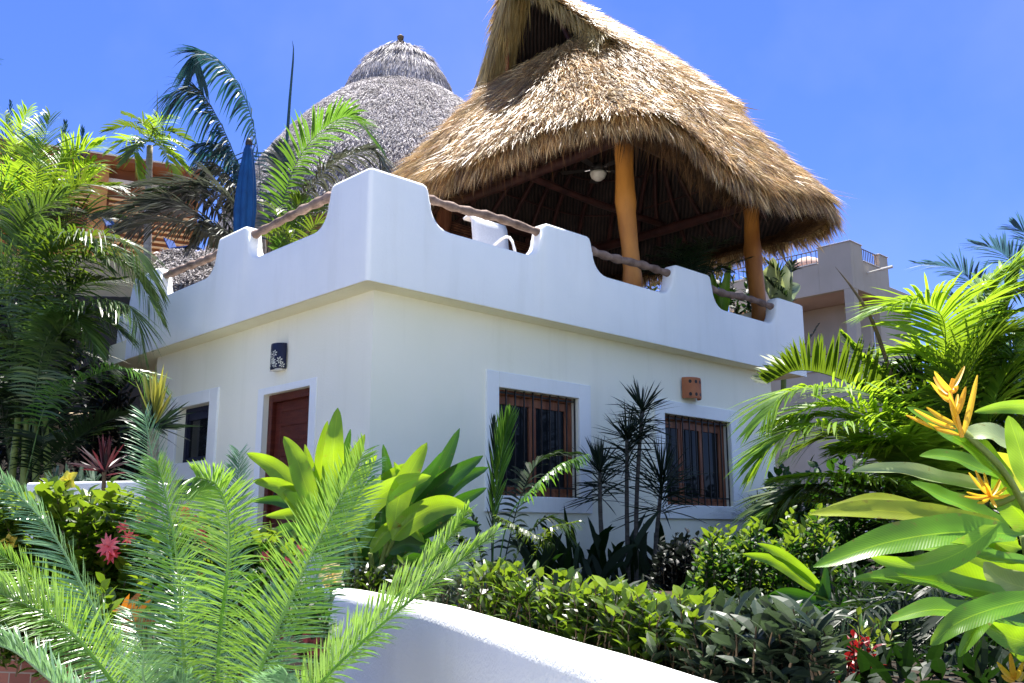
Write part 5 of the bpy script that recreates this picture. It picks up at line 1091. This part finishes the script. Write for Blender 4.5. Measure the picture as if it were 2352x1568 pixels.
# unseen cloud added behind the viewer as fill light for the shaded house faces
tc=t.nodes.new('ShaderNodeTexCoord'); nz=t.nodes.new('ShaderNodeTexNoise'); nz.inputs['Scale'].default_value=2.6; nz.inputs['Detail'].default_value=7; t.links.new(tc.outputs['Generated'],nz.inputs['Vector'])
cr=t.nodes.new('ShaderNodeMapRange'); cr.inputs[1].default_value=.42; cr.inputs[2].default_value=.60; t.links.new(nz.outputs['Fac'],cr.inputs[0])
sp=t.nodes.new('ShaderNodeSeparateXYZ'); t.links.new(tc.outputs['Generated'],sp.inputs[0])
ma=t.nodes.new('ShaderNodeMath'); ma.operation='MULTIPLY_ADD'; ma.inputs[1].default_value=.45; t.links.new(sp.outputs[0],ma.inputs[0])
mb=t.nodes.new('ShaderNodeMath'); mb.operation='MULTIPLY'; mb.inputs[1].default_value=-1; t.links.new(sp.outputs[1],mb.inputs[0]); t.links.new(mb.outputs[0],ma.inputs[2])
sm=t.nodes.new('ShaderNodeMapRange'); sm.inputs[1].default_value=-.05; sm.inputs[2].default_value=.45; t.links.new(ma.outputs[0],sm.inputs[0])
mm=t.nodes.new('ShaderNodeMath'); mm.operation='MULTIPLY'; t.links.new(cr.outputs[0],mm.inputs[0]); t.links.new(sm.outputs[0],mm.inputs[1])
cm=t.nodes.new('ShaderNodeMix'); cm.data_type='RGBA'; cm.inputs[7].default_value=(2.75,3.7,5.2,1); t.links.new(mm.outputs[0],cm.inputs[0]); t.links.new(mul.outputs[2],cm.inputs[6])
n2=t.nodes.new('ShaderNodeTexNoise'); n2.inputs['Scale'].default_value=3.5; n2.inputs['Detail'].default_value=5; t.links.new(tc.outputs['Generated'],n2.inputs['Vector'])
r2=t.nodes.new('ShaderNodeMapRange'); r2.inputs[1].default_value=.42; r2.inputs[2].default_value=.72; r2.inputs[3].default_value=0; r2.inputs[4].default_value=.16; t.links.new(n2.outputs['Fac'],r2.inputs[0])
c2=t.nodes.new('ShaderNodeMix'); c2.data_type='RGBA'; c2.inputs[7].default_value=(3.2,3.5,4.6,1); t.links.new(r2.outputs[0],c2.inputs[0]); t.links.new(cm.outputs[2],c2.inputs[6])
t.links.new(c2.outputs[2],bg.inputs[0]); bg.inputs[1].default_value=.085
sd=bpy.data.lights.new('sun','SUN'); sd.energy=5.0; sd.angle=math.radians(.5); sd.color=(1,.95,.87); so=bpy.data.objects.new('sun',sd); COL.objects.link(so)
dirv=V((math.sin(AZ)*math.cos(EL),math.cos(AZ)*math.cos(EL),math.sin(EL))); so.rotation_euler=(-dirv).to_track_quat('-Z','Y').to_euler(); so.location=(0,0,40)
cam=bpy.data.cameras.new('camera'); cam.sensor_width=36; cam.lens=36*FL/2352; cam.clip_end=6000; cam.clip_start=.05
co=bpy.data.objects.new('camera',cam); COL.objects.link(co); co.location=(0,0,EYE); co.rotation_euler=(pi/2+PT,0,0); scn.camera=co
vs=scn.view_settings; vs.view_transform='Standard'; vs.look='None'; vs.exposure=1.6; vs.gamma=1
scn.cycles.max_bounces=8; scn.cycles.transparent_max_bounces=4; scn.cycles.diffuse_bounces=4
